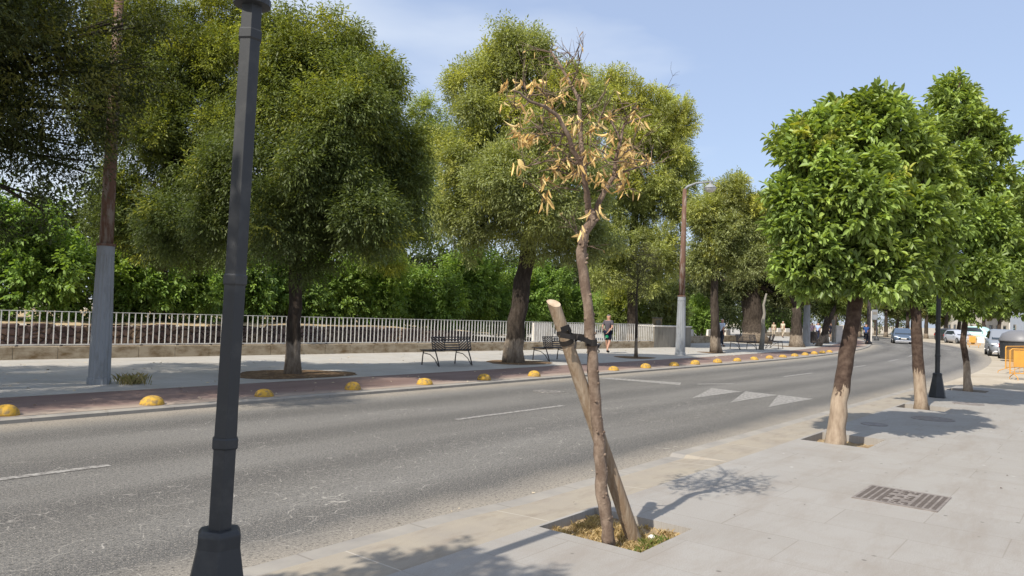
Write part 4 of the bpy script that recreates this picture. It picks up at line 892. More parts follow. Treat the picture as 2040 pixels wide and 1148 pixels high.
# ------------------------------------------------------------------ benches
def bench(label, loc, rz):
    t = thing('park_bench', label, 'bench', loc, rz, 'slatted steel benches on the promenade'); Lb = 1.58
    m = MB(); 
    for k in range(8): m.box((0, -.03-.073*k, .44+.004*abs(k-4)), (Lb, .056, .02))
    for x in (-Lb/2+.02, -.3, .3, Lb/2-.02): m.box((x, -.28, .428), (.03, .54, .012))
    m.build('seat', M_bench, t)
    lean = Matrix.Rotation(R(14), 3, 'X'); m = MB()
    def bp(x, z): return lean @ Vector((x, 0, z)) + Vector((0, .0, .46))
    def slat(a, b_, w=.034):
        A, B_ = bp(*a), bp(*b_); c = (A+B_)/2; d = B_-A; ang = math.atan2((b_[1]-a[1]), (b_[0]-a[0])); rot = lean @ Matrix.Rotation(-ang, 3, 'Y'); m.box(c, (d.length, .012, w), rot)
    hB = .4
    for z in (.015, hB): slat((-Lb/2, z), (Lb/2, z), .03)
    for x in (-Lb/2+.012, -.29, .29, Lb/2-.012): slat((x, 0), (x, hB), .024)
    for k in range(1, 5): slat((-.28, hB*k/5), (.28, hB*k/5))
    for sx in (-1, 1):
        x0, x1 = .29, Lb/2; w = x1-x0; c = -.32
        while c < w/1.25+.01 if False else c < .42:
            # line z = c + slope*(x-x0), falling outward
            pts = []
            sl = .62
            for xx in (x0, x1):
                z = c + (xx-x0)*sl
                pts.append((xx, z))
            (xa, za), (xb, zb) = pts
            if za < 0: xa += (0-za)/sl; za = 0
            if zb > hB: xb -= (zb-hB)/sl; zb = hB
            if xb > xa+.02 : slat((sx*xa, za if sx < 0 else za), (sx*xb, zb))
            c += .078
    m.build('backrest', M_bench, t)
    for x in (-Lb/2+.12, Lb/2-.12):
        m = MB(); m.tube([(x, -.60, 0), (x, -.58, .22), (x, -.55, .425)], [.02, .018, .017], 8); m.tube([(x, -.55, .425), (x, 0, .44)], .016, 8); m.tube([(x, .17, 0), (x, .1, .2), (x, .0, .42), (x, -.03, .5)], [.02, .02, .019, .016], 8)
        m.tube([(x, -.56, .36), (x, -.25, .33), (x, -.02, .2), (x, .12, .03)], .013, 8); m.tube([(x, .0, .44), bp(x, .39)], .014, 8)
        m.build('leg_frame', M_bench, t, smooth=True)
    return t
def facing(px0, py0, px1, py1, z=ZP):
    a, b_ = G(px0, py0, z), G(px1, py1, z); return (a+b_)/2, math.atan2(b_.y-a.y, b_.x-a.x)
# front feet at left/middle, back feet nearest to the road: seat faces the river
c_, a_ = facing(871, 730, 946, 727)
bl = G(872, 731, ZP); br_ = G(946, 727.5, ZP); ang = math.atan2(br_.y-bl.y, br_.x-bl.x)
# bench seen from its left rear: the backrest side is toward the road
bn = bench('dark slatted steel bench under the trees, left of the thick leaning trunk', (bl+br_)/2, ang); bn.rotation_euler.z = R(47)+math.pi
bn.location = (-1.72, 22.68, ZP)
bn2 = copy_tree(bn); bn2.location = (1.72, 26.75, ZP); bn2['label'] = 'dark slatted bench half hidden by the leaning stake'
bn3 = copy_tree(bn); bn3.location = G(1487, 697, ZP); bn3['label'] = 'shaded far bench right of the whitened tree trunk'; bn3.rotation_euler.z = R(30)+math.pi
bn4 = copy_tree(bn); bn4.location = G(1535, 694.5, ZP); bn4['label'] = 'sunlit far bench left of the flaring dark trunk'; bn4.rotation_euler.z = R(60)
BW = R(38)
# ------------------------------------------------------------------ far seating walls and small street things
def seat_wall(label, pts, Y, wb, nb):
    a, b_ = [AT(x, y, Y_) for (x, y, Y_) in pts]; a.z = b_.z = ZP; d = (b_-a); t = thing('seating_wall', label, 'low wall', a, math.atan2(d.y, d.x)); Lw = d.length
    m = MB(); m.box((Lw/2, 0, .23), (Lw, .5, .46)); m.build('base', M_conc, t, bevel=.02)
    for k in range(nb):
        m = MB(); m.box((Lw*(k+.5)/nb, .2, .68), (Lw/nb*wb, .16, .46), taper=.92); m.build('backrest', M_pale, t, bevel=.03)
    return t
seat_wall('shaded low seating wall with a few pale backs right of the concrete block', [(1358, 672, 50), (1470, 676, 60)], 50, .28, 3)
seat_wall('long sunlit low wall with a row of pale seat backs beyond the walkers', [(1515, 668, 84), (1690, 668, 96)], 90, .62, 12)
lb_ = thing('litter_bin', 'dark litter bin beside the steeply leaning trunk', 'litter bin', G(1621, 686, ZP)); m = MB(); m.lathe([(.2, .1), (.26, .15), (.29, .95), (.25, .98)], n=16); m.build('bin_body', M_bench, lb_); m = MB(); m.bar((0, 0, 0), (0, 0, .15), .05); m.build('stand', M_bench, lb_)
wp = thing('white_post', 'broad white post on the far promenade', 'post', G(1671, 683, ZP)); m = MB(); m.box((0, 0, .75), (.62, .3, 1.5), taper=.92); m.build('body', M_pale, wp, bevel=.04); m = MB(); m.box((-.5, 0, 1.0), (.2, .2, 2.0)); m.build('side_column', M_conc2, wp, bevel=.02)
st_ = thing('bare_sapling', 'pale crooked bare stem between the two far benches', 'sapling', G(1518, 697, ZP)); m = MB(); Yb = st_.location.y
m.tube([AT(x, y, Yb)-st_.location for x, y in ((1516, 698), (1519, 675), (1521, 655), (1520, 640), (1523, 625), (1521, 608), (1527, 585))], [.16, .13, .1, .11, .08, .07, .05], 9, jit=.06); m.build('stem', M_conc2, st_, smooth=True)
sg = thing('road_sign', 'white rectangular sign on a pale post behind the cyclist', 'sign', G(1735, 684, ZP)); Ys = sg.location.y; k = Ys/F
m = MB(); m.bar((0, 0, 0), (0, 0, 64*k), .09, 10); m.build('post', M_pale, sg); m = MB(); m.box((.25, -.1, 57*k), (.55, .05, .9)); m.build('panel', M_grey, sg); m = MB(); m.box((.25, -.13, 60*k), (.4, .01, .25)); m.build('emblem', M_conc2, sg)
dp = thing('utility_pole', 'thick dark pole just behind the cyclist', 'pole', G(1730, 685.5, ZP)); m = MB(); m.bar((0, 0, 0), (0, 0, 6), .16, 12); m.build('shaft', M_bench, dp); m = MB(); m.lathe([(.3, 0), (.3, .12), (.2, .25)], n=12); m.build('foot', M_bench, dp)
tl = thing('lamp_pole', 'thin dark lamp pole left of the oncoming car', 'lamp pole', G(1746, 678.5, ZP)); m = MB(); m.tube([(0, 0, 0), (0, 0, .5), (0, 0, 4.4)], [.12, .07, .06], 8); m.build('shaft', M_black, tl); m = MB(); m.lathe([(.3, 0), (.26, .2), (.1, .45)], n=8); m.build('base', M_black, tl); m = MB(); m.lathe([(.12, 4.4), (.26, 4.8), (.3, 4.85), (.05, 5.1)], n=6); m.build('lantern', M_black, tl)
# pavement covers
cv = [P(7.5, -1.86), P(8.2, -1.86), P(8.2, -1.19), P(7.5, -1.19)]
M_iron = mat('worn cast iron cover', (.17, .145, .13), .6, spec=.4, noise=(9, (.26, .23, .21), .4, .65)); M_slot = mat('dark slots', (.075, .062, .055), .8)
mc = thing('manhole_cover', 'rectangular cast iron cover with rows of slots on the near pavement', 'manhole cover', P(7.83, -1.53, .12), ROADA)
m = MB(); m.box((0, 0, .003), (.74, .70, .008)); m.build('plate', M_iron, mc)
m = MB()
for i in range(12):
    for jn in range(16):
        x = -.3+jn*.04; y = -.31+i*.0563
        if abs(x) < .29 and abs(y) < .13 : continue
        m.box((x, y, .008), (.018, .036, .003))
m.build('slots', M_slot, mc); m = MB()
for r_, row in enumerate(("X.XXX.X", "XX.X.XX", "X.XX.X.")):
    for c2_, ch in enumerate(row):
        if ch == 'X': m.box((-.24+c2_*.08, -.08+r_*.08, .0085), (.05, .026, .004)); m.box((-.24+c2_*.08, -.08+r_*.08+.018, .009), (.016, .05, .004))
m.build('raised_lettering', M_slot, mc)
for (s_, n_, r_, lab) in ((14.9, -2.45, .34, 'round cast iron cover in the tree shade on the pavement'), (13.2, -3.0, .2, 'small round cover beside the nearest orange tree pit'), (18.6, -2.4, .3, 'far round cover on the shaded pavement')):
    mc = thing('manhole_cover', lab, 'manhole cover', P(s_, n_, .12), ROADA, 'covers in the pavement'); m = MB(); m.lathe([(r_, 0), (r_, .006), (r_*.9, .007), (r_*.9, .004), (.01, .004)], n=28); m.build('plate', M_iron, mc)
mc = thing('manhole_cover', 'worn round manhole cover set in the road asphalt', 'manhole cover', P(13.6, -9.75, 0), ROADA); m = MB(); m.lathe([(.36, 0), (.36, .006), (.3, .008), (.01, .008)], n=28); m.build('plate', mat('road cover metal', (.12, .11, .10), .6, noise=(14, (.36, .33, .29), .5, .62)), mc)
# litter: a few pale leaves and pebbles
random.seed(12); 
M_litter = mat('litter', (.5, .42, .3), .9); M_litd = mat('dark litter', (.09, .06, .04), .9)
for q, (lab, nm, area, nct, mm, r_) in enumerate([('fallen dry leaves scattered on the promenade and kerb', 'fallen_leaves', (0, 40, -20.5, -11.6, ZP), 520, M_litter, .035), ('small dark debris scattered on the near pavement', 'debris', (0, 22, -3.9, 3, .12), 90, M_litd, .014), ('twigs and leaves lying on the road edge', 'leaf_litter', (-2, 24, -4.6, -4.12, 0), 60, M_litter, .015)]):
    m = MB()
    for k in range(nct):
        s_ = random.uniform(area[0], area[1]); n_ = random.uniform(area[2], area[3]); c = P(s_, n_, area[4]+.008); a = random.uniform(0, 6.3); l = r_*random.uniform(.5, 1.4)
        d = Vector((math.cos(a), math.sin(a), random.uniform(-.05, .15)))*l; e = Vector((-math.sin(a), math.cos(a), random.uniform(0, .2)))*l*.45
        m.add([c-d, c-e, c+d, c+e+Vector((0, 0, l*.3))], [(0, 1, 2), (0, 2, 3)])
    setp(m.build(nm, mm), lab, 'litter', kind='stuff')
stn = thing('pale_stone', 'pale stone lying beside the stake foot in the tree pit', 'stone', P(5.12, -2.68, .07)); m = MB(); m.lathe([(.012, -.01), (.03, 0), (.032, .015), (.015, .028)], n=9); m.build('stone', M_pale, stn)

# ------------------------------------------------------------------ people
def skinmesh(name, verts, edges, radii, m, parent, root=0, sub=1):
    me = bpy.data.meshes.new(name); me.from_pydata([tuple(v) for v in verts], edges, []); o = bpy.data.objects.new(name, me); COL.objects.link(o)
    o.modifiers.new('skin', 'SKIN'); 
    if not me.skin_vertices:
        bm = bmesh.new(); bm.from_mesh(me); bm.verts.layers.skin.verify(); bm.to_mesh(me); bm.free()
    for i, r in enumerate(radii):
        sv = me.skin_vertices[0].data[i]; sv.radius = r if hasattr(r, '__len__') else (r, r); sv.use_root = (i == root)
    sb_ = o.modifiers.new('sub', 'SUBSURF'); sb_.levels = sb_.render_levels = sub
    dg = bpy.context.evaluated_depsgraph_get(); dg.update(); nm = bpy.data.meshes.new_from_object(o.evaluated_get(dg)); o.modifiers.clear(); o.data = nm; bpy.data.meshes.remove(me)
    nm.name = name; nm.materials.clear(); nm.materials.append(m); nm.polygons.foreach_set('use_smooth', [True]*len(nm.polygons)); o.parent = parent; return o
def person(label, loc, rz, h=1.75, top=(.1, .1, .12), bot=(.02, .025, .05), hair=(.3, .29, .28), shoe=(.02, .02, .02), longtrousers=True, pose='walk', arms=None, hat=None, skin=M_skin):
    t = thing('person', label, 'person', loc, rz); sc = h/1.75; V = []; E = []; Rr = []
    def v(x, y, z, r): V.append(Vector((x, y, z))*sc); Rr.append((r[0]*sc, r[1]*sc) if hasattr(r, '__len__') else r*sc); return len(V)-1
    def e(a, b_): E.append((a, b_))
    if pose == 'walk': leg = {-1: [(.0, .93), (.10, .50), (.24, .09)], 1: [(.0, .93), (.0, .50), (-.26, .13)]}; pz = .95
    elif pose == 'ride': leg = {-1: [(0, .95), (.34, .72), (.22, .36)], 1: [(0, .95), (.26, .58), (.08, .18)]}; pz = .97
    else: leg = {-1: [(0, .93), (.03, .5), (0, .09)], 1: [(0, .93), (.03, .5), (0, .09)]}; pz = .95
    ty = .22 if pose == 'ride' else .02
    pel = v(0, 0, pz, .11); wa = v(0, ty*.3, pz+.17, .115); ch = v(0, ty*.8, pz+.37, .135); nk = v(0, ty*1.0, pz+.50, .06); e(pel, wa); e(wa, ch); e(ch, nk)
    hd1 = v(0, ty+.02, pz+.58, .072); hd2 = v(0, ty+.025, pz+.67, .088); hd3 = v(0, ty+.02, pz+.74, .075); e(nk, hd1); e(hd1, hd2); e(hd2, hd3)
    ns = v(0, ty+.125, pz+.645, .014); e(hd2, ns)
    for sx in (-1, 1):
        er = v(sx*.092, ty+.01, pz+.66, .016); e(hd2, er)
    J = {}
    for sx in (-1, 1):
        (y0, z0), (y1, z1), (y2, z2) = leg[sx]; hp = v(sx*.09, y0, z0-.02, .098); kn = v(sx*.095, y1, z1, .06); cf = v(sx*.097, y1*.55+y2*.45-.015, z1*.6+z2*.4, .056); an = v(sx*.1, y2, z2, .038); to = v(sx*.11, y2+.16, max(.03, z2-.05), .03)
        e(pel, hp); e(hp, kn); e(kn, cf); e(cf, an); e(an, to); J[('leg', sx)] = (hp, kn, cf, an, to)
        sh = v(sx*.175, ty*.9, pz+.44, .062); e(ch, sh)
        A = (arms or {}).get(sx) or ([(.235, .02, -.28+.72), (.25, .08, .9)] if False else None)
        if pose == 'ride': el, wr = (.24, ty+.2, pz+.22), (.24, ty+.44, pz+.12)
        elif A: el, wr = A
        else: el, wr = (.225, -.05*sx-.02, pz+.18), (.24, .10*(-sx)+.03, pz-.05)
        eb_ = v(sx*el[0], el[1], el[2], .044); w_ = v(sx*wr[0], wr[1], wr[2], .028); e(sh, eb_); e(eb_, w_)
        d = (Vector(wr)-Vector(el)).normalized(); pm = v(sx*(wr[0]+d.x*.07), wr[1]+d.y*.07, wr[2]+d.z*.07, (.034, .022)); e(w_, pm)
        for k in range(4):
            o_ = (k-1.5)*.019; f1 = v(sx*(wr[0]+d.x*.11), wr[1]+d.y*.11+o_, wr[2]+d.z*.11, .010); f2 = v(sx*(wr[0]+d.x*.15-.02), wr[1]+d.y*.15+o_, wr[2]+d.z*(.155-.008*abs(k-1)), .009); e(pm, f1); e(f1, f2)
        tb_ = v(sx*(wr[0]+d.x*.06-.008), wr[1]+d.y*.06+.045, wr[2]+d.z*.06, .010); tb2 = v(sx*(wr[0]+d.x*.1-.015), wr[1]+d.y*.1+.055, wr[2]+d.z*.1, .009); e(pm, tb_); e(tb_, tb2); J[('arm', sx)] = (sh, eb_, w_)
    skinmesh('body', V, E, Rr, skin, t, pel)
    def cloth(name, chain, m_, grow=.014, sub=1):
        ids = []; 
        for a, b_ in chain:
            for q in (a, b_):
                if q not in ids: ids.append(q)
        mp_ = {q: i for i, q in enumerate(ids)}; vv = [EX[q] if isinstance(q, str) else V[q] for q in ids]; rr_ = [ER[q] if isinstance(q, str) else (max(Rr[q]) if hasattr(Rr[q], '__len__') else Rr[q])+grow for q in ids]
        return skinmesh(name, vv, [(mp_[a], mp_[b_]) for a, b_ in chain], rr_, m_, t, 0, sub)
    EX = {}; ER = {}
    tm_ = bpy.data.materials.new('cloth'); 
    def cm(nm, c): return mat('cloth %.2f %.2f %.2f' % c, c, .85, spec=.15, bump=(14, .35, .02))
    lg = J[('leg', -1)], J[('leg', 1)]
    EX['lp'] = V[pel]+Vector((0, 0, .05)); ER['lp'] = .128
    EX['hem'] = V[pel]+Vector((0, 0, -.02)); ER['hem'] = .135*sc; bpy.data.materials.remove(tm_)
    ch_ = [('hem', pel), (pel, wa), (wa, ch)]
    for sx in (-1, 1):
        sh, eb_, w_ = J[('arm', sx)]; EX['sl%d' % sx] = V[sh].lerp(V[eb_], .75); ER['sl%d' % sx] = .062*sc; ch_ += [(ch, sh), (sh, 'sl%d' % sx)]
    EX['nb'] = V[ch].lerp(V[nk], .8); ER['nb'] = .062*sc; ch_ += [(ch, 'nb')]
    cloth('shirt', ch_, cm('s', top), .022)
    ch_ = []
    for sx in (-1, 1):
        hp, kn, cf, an, to = J[('leg', sx)]; ch_ += [(pel, hp)]
        if longtrousers: EX['c%d' % sx] = V[cf].lerp(V[an], .85); ER['c%d' % sx] = .058*sc; ch_ += [(hp, kn), (kn, cf), (cf, 'c%d' % sx)]
        else: EX['c%d' % sx] = V[hp].lerp(V[kn], .88); ER['c%d' % sx] = .096*sc; ch_ += [(hp, 'c%d' % sx)]
    cloth('trousers' if longtrousers else 'shorts', ch_, cm('t', bot), .02)
    for sx in (-1, 1):
        hp, kn, cf, an, to = J[('leg', sx)]; A_ = V[an]+Vector((0, -.03, -.035)); B_ = V[to]+Vector((0, .03, 0)); skinmesh('shoe', [A_, A_.lerp(B_, .5), B_], [(0, 1), (1, 2)], [.046*sc, .045*sc, .036*sc], cm('f', shoe), t)
    hv = [V[hd2]+Vector((0, -.03, .0)), V[hd3]+Vector((0, -.008, .012))]; skinmesh('hair' if not hat else 'cap', hv, [(0, 1)], [.089*sc, .083*sc], cm('h', hat or hair), t)
    return t
p1 = person('person in a dark grey t-shirt and navy shorts walking a dog along the railing', G(1210, 703.5, ZP), R(-32), 1.76, top=(.085, .078, .09), bot=(.012, .016, .035), hair=(.24, .22, .21), longtrousers=False, arms={-1: ((.235, -.1, 1.15), (.2, .02, .93)), 1: ((.24, -.08, 1.14), (.12, -.2, .96))})
lsh = thing('dog_leash', 'green handled retractable leash held behind the back of the walker in shorts', 'leash', (0, 0, 0)); wp_ = AT(1209, 671, 32.8); wd_ = AT(1188, 688, 32.4)
m = MB(); m.lathe([(.03, -.02), (.07, -.015), (.07, .015), (.03, .02)], wp_, 14, rot=Matrix.Rotation(R(90), 3, 'X')); m.build('reel', mat('green plastic', (.02, .3, .12), .4), lsh); m = MB(); m.tube([wp_, wp_.lerp(wd_, .5)+Vector((0, 0, -.06)), wd_], .008, 5); m.build('cord', M_pale, lsh)
# the dog
dg_ = thing('dog', 'small black and white dog on a leash, mostly behind the dead trunk', 'dog', G(1181, 703.5, ZP), R(150)); V = []; E = []; Rr = []
def dv(x, y, z, r): V.append(Vector((x, y, z))); Rr.append(r); return len(V)-1
hip_ = dv(-.24, 0, .36, .085); mid_ = dv(-.05, 0, .35, .09); che = dv(.16, 0, .35, .115); nk_ = dv(.27, 0, .46, .06); hd_ = dv(.34, 0, .53, .07); mz = dv(.45, 0, .50, .032); tl1 = dv(-.36, 0, .42, .022); tl2 = dv(-.44, 0, .52, .012)
E += [(hip_, mid_), (mid_, che), (che, nk_), (nk_, hd_), (hd_, mz), (hip_, tl1), (tl1, tl2)]
for sy in (-1, 1):
    er = dv(.31, sy*.06, .6, .018); E.append((hd_, er))
    a = dv(.17, sy*.07, .25, .045); b_ = dv(.16+.05*sy, sy*.07, .13, .024); c = dv(.18+.06*sy, sy*.07, .025, .02); c2 = dv(.22+.06*sy, sy*.07, .016, .018); E += [(che, a), (a, b_), (b_, c), (c, c2)]
    a = dv(-.22, sy*.07, .26, .055); b_ = dv(-.19-.03*sy, sy*.07, .19, .035); k_ = dv(-.30-.04*sy, sy*.07, .12, .02); c = dv(-.28-.04*sy, sy*.07, .025, .02); c2 = dv(-.24-.04*sy, sy*.07, .016, .018); E += [(hip_, a), (a, b_), (b_, k_), (k_, c), (c, c2)]
skinmesh('body', V, E, Rr, mat('black white fur', (.015, .015, .017), .8, noise=(4, (.6, .58, .55), .52, .54)), dg_, hip_)
person('person in a pale blue shirt and dark trousers, half behind the whitened tree trunk', G(1437, 691, ZP), R(-60), 1.76, top=(.55, .62, .75), bot=(.03, .035, .05), hair=(.5, .48, .45))
person('person all in beige walking away in front of the row of pale seats', G(1559, 673, ZP), R(-50), 1.78, top=(.50, .45, .34), bot=(.4, .34, .26), hair=(.5, .47, .42))
person('person in beige with a dark sleeve, left of the beige walker and by the seats', G(1541, 672, ZP), R(150), 1.6, top=(.45, .38, .27), bot=(.42, .36, .28), hair=(.4, .36, .3), pose='stand')
person('person in a pink shirt, beige trousers and white cap beside the grey column', G(1617, 682, ZP), R(-45), 1.74, top=(.72, .48, .55), bot=(.5, .43, .33), hat=(.75, .74, .7))
person('person in a light blue shirt and dark trousers, left of the leaning trunk', G(1629, 680, ZP), R(-50), 1.74, top=(.35, .44, .66), bot=(.02, .025, .05), hair=(.06, .05, .04))
person('person in black t-shirt and shorts walking left of the white post', G(1655, 678, ZP), R(-45), 1.76, top=(.02, .022, .035), bot=(.02, .02, .03), hair=(.03, .025, .02), longtrousers=False)
# cyclist and bicycle
cl = G(1725, 686, ZP); ca = heading(70); pr = person('person in a dark blue shirt riding a bicycle away on the red lane', cl, ca-math.pi/2, 1.75, top=(.025, .06, .17), bot=(.015, .018, .03), hair=(.02, .018, .015), pose='ride')
bk = thing('bicycle', 'dark bicycle ridden away along the red lane', 'bicycle', cl, ca-math.pi/2)
for y in (-.45, .58):
    m = MB(); n = 20; rg = [Vector((0, y+math.cos(2*math.pi*k/n)*.33, .35+math.sin(2*math.pi*k/n)*.33)) for k in range(n+1)]; m.tube(rg, .022, 6); w_ = m.build('wheel', M_tyre, bk); m = MB()
    for k in range(8): m.bar((0, y, .35), tuple(rg[int(k*2.5)]), .003, 3)
    m.build('spokes', M_rim, w_)
m = MB(); A, B_, C_, D_ = (0, -.45, .35), (0, -.05, .3), (0, -.16, .82), (0, .42, .85)
for a, b_ in ((A, B_), (A, C_), (B_, C_), (C_, D_), (B_, D_), (D_, (0, .58, .35))): m.bar(a, b_, .018)
m.build('frame', M_bench, bk); m = MB(); m.bar((-.28, .42, 1.03), (.28, .42, 1.03), .014); m.bar((0, .42, .85), (0, .42, 1.03), .014); m.build('handlebar', M_bench, bk); m = MB(); m.box((0, -.18, .88), (.16, .26, .05)); m.build('saddle', M_tyre, bk, bevel=.02)

# ------------------------------------------------------------------ cars
def car(label, loc, rz, col, Lc=4.1, Wc=1.76, Hc=1.47, kind='hatch', metal=.4):
    t = thing('parked_car' if 'parked' in label else 'car', label, 'car', loc, rz); pm_ = mat('car paint %.2f %.2f %.2f' % col, col, .28, metal=metal, spec=.6)
    # stations along x (front at +): (x, zbottom, zbelt, half width)
    St = [(-.5, .34, .74, .78), (-.485, .26, .86, .90), (-.42, .2, .93, .97), (-.25, .18, .95, 1), (0, .18, .93, 1), (.2, .18, .92, 1), (.3, .19, .86, .985), (.40, .2, .79, .94), (.465, .22, .70, .86), (.495, .28, .58, .72), (.5, .36, .5, .62)]
    m = MB(); vs = []; n = 10
    for x, z0, z1, w in St:
        X = x*Lc; Wx = w*Wc/2; zz0 = z0*Hc/1.47; zz1 = z1*Hc/1.47
        prof = [(-Wx*.92, zz0), (-Wx, zz0+(zz1-zz0)*.3), (-Wx, zz0+(zz1-zz0)*.62), (-Wx*.93, zz1), (-Wx*.5, zz1+.035), (Wx*.5, zz1+.035), (Wx*.93, zz1), (Wx, zz0+(zz1-zz0)*.62), (Wx, zz0+(zz1-zz0)*.3), (Wx*.92, zz0)]
        vs += [Vector((X, y, z)) for y, z in prof]
    k = len(St); m.add(vs, [(i*n+j_, i*n+(j_+1) % n, (i+1)*n+(j_+1) % n, (i+1)*n+j_) for i in range(k-1) for j_ in range(n)] + [tuple(range(n-1, -1, -1)), tuple((k-1)*n+j_ for j_ in range(n))]); body = m.build('body', pm_, t, smooth=True, bevel=.0)
    # cabin
    rear = {'hatch': -.47, 'suv': -.485, 'sedan': -.38}[kind]; Cs = [(rear, .92, .80, .0), (rear+.05, .94, .88, .62), (rear+.11, .95, .80, .93), (-.12, .95, .80, 1.0), (.06, .95, .80, .97), (.14, .93, .84, .76), (.29, .87, .88, .02)]
    m = MB(); vs = []
    zt = Hc
    for x, zb, w, f in Cs:
        zb = zb*Hc/1.47; Z_ = zb + (zt-zb)*f; W1 = Wc/2*.93; W2 = Wc/2*(.93-.2*f); vs += [Vector((x*Lc, -W1, zb-.03)), Vector((x*Lc, -W2, Z_-.03)), Vector((x*Lc, -W2*.8, Z_)), Vector((x*Lc, W2*.8, Z_)), Vector((x*Lc, W2, Z_-.03)), Vector((x*Lc, W1, zb-.03))]
    m.add(vs, [(i*6+j_, i*6+j_+1, (i+1)*6+j_+1, (i+1)*6+j_) for i in range(len(Cs)-1) for j_ in range(5)]); m.build('cabin', pm_, t, smooth=True)
    def quad(name, pts, off, mm): 
        q = MB(); a, b_, c = [Vector(p) for p in pts[:3]]; nr = (b_-a).cross(c-a).normalized()*off; P_ = [Vector(p)+nr for p in pts]; q.add(P_, [tuple(range(len(P_)))]); return q.build(name, mm, t)
    W1 = Wc/2*.93; zb = .9*Hc/1.47
    quad('windscreen', [(.285*Lc, -W1*.86, zb), (.285*Lc, W1*.86, zb), (.075*Lc, W1*.72, Hc-.07), (.075*Lc, -W1*.72, Hc-.07)], .02, M_glass)
    quad('rear_window', [((rear+.012)*Lc, W1*.8, zb+.08), ((rear+.012)*Lc, -W1*.8, zb+.08), ((rear+.085)*Lc, -W1*.7, Hc-.12), ((rear+.085)*Lc, W1*.7, Hc-.12)], .06, M_glass)
    for sy in (-1, 1):
        p_ = [(.20*Lc, sy*(W1+.0), zb+.05), ((rear+.1)*Lc, sy*W1, zb+.08), ((rear+.14)*Lc, sy*W1*.86, Hc-.15), (.05*Lc, sy*W1*.84, Hc-.13)]
        q = MB(); q.add([Vector(p) + Vector((0, sy*.012, 0)) for p in p_], [(0, 1, 2, 3)]); q.build('side_window', M_glass, t)
        q = MB(); q.box((.18*Lc, sy*(Wc/2+.09), zb+.05), (.12, .17, .12)); q.build('mirror', pm_, t, bevel=.03)
        q = MB(); q.box((.463*Lc, sy*Wc*.345, .63*Hc/1.47+.03), (.2, .36, .12), rotz(-sy*.45)); q.build('headlight', M_lens, t, bevel=.03)
        q = MB(); q.box((-.49*Lc, sy*Wc*.39, .80*Hc/1.47), (.12, .22, .22)); q.build('tail_light', M_redl, t, bevel=.03)
        for x in (-.31, .33):
            q = MB(); r_ = .31; q.tube([(x*Lc, sy*(Wc/2-.19), r_), (x*Lc, sy*(Wc/2+.012), r_)], r_, 22); wh = q.build('tyre', M_tyre, t); q = MB(); q.tube([(x*Lc, sy*(Wc/2), r_), (x*Lc, sy*(Wc/2+.022), r_)], .2, 14); q.build('rim', M_rim, wh)
    q = MB(); q.box((.493*Lc, 0, .5), (.08, .9, .17)); q.build('grille', M_tyre, t, bevel=.03)
    q = MB(); q.box((.503*Lc, 0, .5), (.08, .48, .1)); q.build('number_plate', M_white, t)
    q = MB(); q.box((.497*Lc, 0, .31), (.08, 1.35, .05)); q.box((.49*Lc, 0, .24), (.1, 1.5, .09)); q.build('front_trim', M_chrome, t, bevel=.02)
    return t
cp = G(1797, 684.5, 0); car('grey blue hatchback driving towards the camera in the far lane', cp, math.atan2(-cp.y, -cp.x)+R(4), (.10, .14, .20), Hc=1.5, Wc=1.8)
sp2 = G(2000, 711, 0.01); car('silver grey car parked facing the camera at the right edge', sp2+Vector((1.0, 1.6, 0)), heading(52)+math.pi+.05, (.32, .34, .37), 4.5, 1.85, 1.72, 'suv')
sp3 = G(2022, 716, 0.01); car('white parked car with a red tail light, in front of the silver one', sp3+Vector((1.0, 1.2, 0)), heading(50)-.12, (.7, .7, .72), 4.1, 1.75, 1.45, metal=0)
pk = G(1894, 683, 0.01); car('dark parked car far away at the bend', pk, heading(95)+math.pi+.3, (.05, .045, .045), 4.2, 1.75, 1.6)
pk = G(1911, 684.5, 0.01); car('silver parked car just right of the far dark one', pk, heading(95)+math.pi+.2, (.55, .57, .62), 4.2, 1.75, 1.5)
pk = G(1953, 680, 0.01); car('pale turquoise van-like parked car behind the far yellow barrier', pk, heading(80)+math.pi+.9, (.45, .68, .66), 4.6, 1.9, 2.0, 'suv', metal=0)
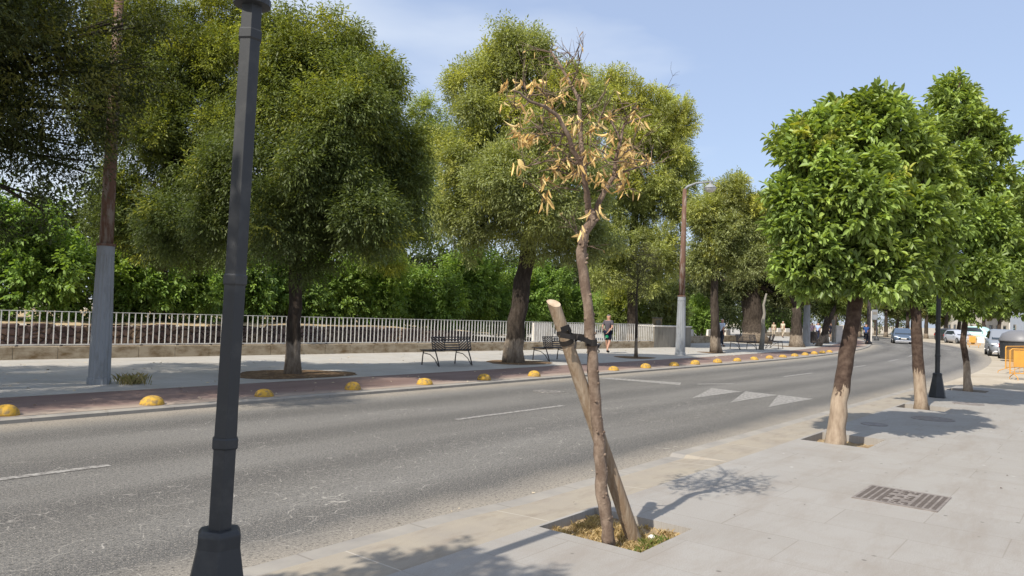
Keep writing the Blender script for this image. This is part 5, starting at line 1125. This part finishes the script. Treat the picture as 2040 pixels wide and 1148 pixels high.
# container, barriers
ct = thing('recycling_container', 'dark rounded waste container behind the yellow barriers at the right edge', 'container', G(2031, 722, 0)+Vector((.5, .6, 0)), heading(45))
m = MB(); m.lathe([(.9, .12), (.98, .2), (1.02, 1.05), (1.0, 1.1)], n=20); m.build('body', mat('dark grey plastic', (.035, .037, .04), .5), ct); m = MB(); m.lathe([(1.06, 1.08), (1.05, 1.16), (.9, 1.5), (.55, 1.68), (.1, 1.72)], n=20); m.build('lid', mat('mid grey plastic', (.16, .16, .17), .45), ct, smooth=True)
m = MB(); m.box((-.9, -.5, .85), (.14, .3, .12)); m.build('handle', M_white, ct)
def barrier(label, loc, rz, Lq=2.3, panel=True):
    t = thing('pedestrian_barrier', label, 'barrier', loc, rz, 'yellow works barriers'); m = MB()
    m.tube([(0, 0, .18), (0, 0, 1.0), (.06, 0, 1.05), (Lq-.06, 0, 1.05), (Lq, 0, 1.0), (Lq, 0, .18)], .022, 8); m.bar((0, 0, .22), (Lq, 0, .22), .018); m.build('frame', M_orange, t)
    m = MB()
    for k in range(1, 16): m.bar((Lq*k/16, 0, .22), (Lq*k/16, 0, 1.04), .009, 6)
    m.build('uprights', M_orange, t)
    for x in (.12, Lq-.12): m = MB(); m.tube([(x, -.3, 0), (x, -.28, .08), (x, 0, .2), (x, .28, .08), (x, .3, 0)], .015, 6); m.build('foot', M_orange, t)
    if panel: m = MB(); m.box((.35, -.03, .72), (.52, .02, .56)); m.build('panel', M_orange, t); m = MB(); m.box((1.0, -.03, .72), (.55, .02, .56)); m.build('white_panel', M_white, t)
    return t
y1 = G(2012, 756, 0.01); barrier('near yellow works barrier cut by the right edge', y1, R(-10))
y0 = G(2003, 744, 0.01); barrier('second yellow works barrier, running back behind the near one', y0, R(40), 2.2, False)
y2 = G(1928, 692, 0.01); barrier('small far yellow barrier right of the third orange tree trunk', y2, R(-35), .95)
y3 = G(1985, 672, 0.01)
# pale buildings at the far right
def facade(label, a, b_, h, m_, nwin, floors=2):
    d = b_-a; t = thing('building', label, 'building', a, math.atan2(d.y, d.x)); Lw = d.length; m = MB(); m.box((Lw/2, 4, h/2), (Lw, 8, h)); m.build('wall', m_, t); m = MB(); m.box((Lw/2, 4, h+.15), (Lw+.5, 8.5, .3)); m.build('roof', M_conc, t)
    for f in range(floors):
        for k in range(nwin):
            x = Lw*(k+.5)/nwin; z = 1.5+f*3.2; m = MB(); m.box((x, -.04, z), (1.1, .12, 1.7)); w_ = m.build('window', M_conc2, t); m = MB(); m.box((x, -.11, z), (.85, .05, 1.4)); m.build('pane', M_glass, w_)
    return t
a = AT(1868, 660, 150); b_ = AT(2010, 662, 118); a.z = b_.z = 0; facade('long pale two storey building closing the street at the right', a, b_, 6.6, M_pale, 12)
a = AT(2012, 662, 92); b_ = AT(2200, 680, 60); a.z = b_.z = 0; facade('bluish white building at the right edge behind the parked cars', a, b_, 6.4, mat('blue grey render', (.5, .55, .62), .8), 6)
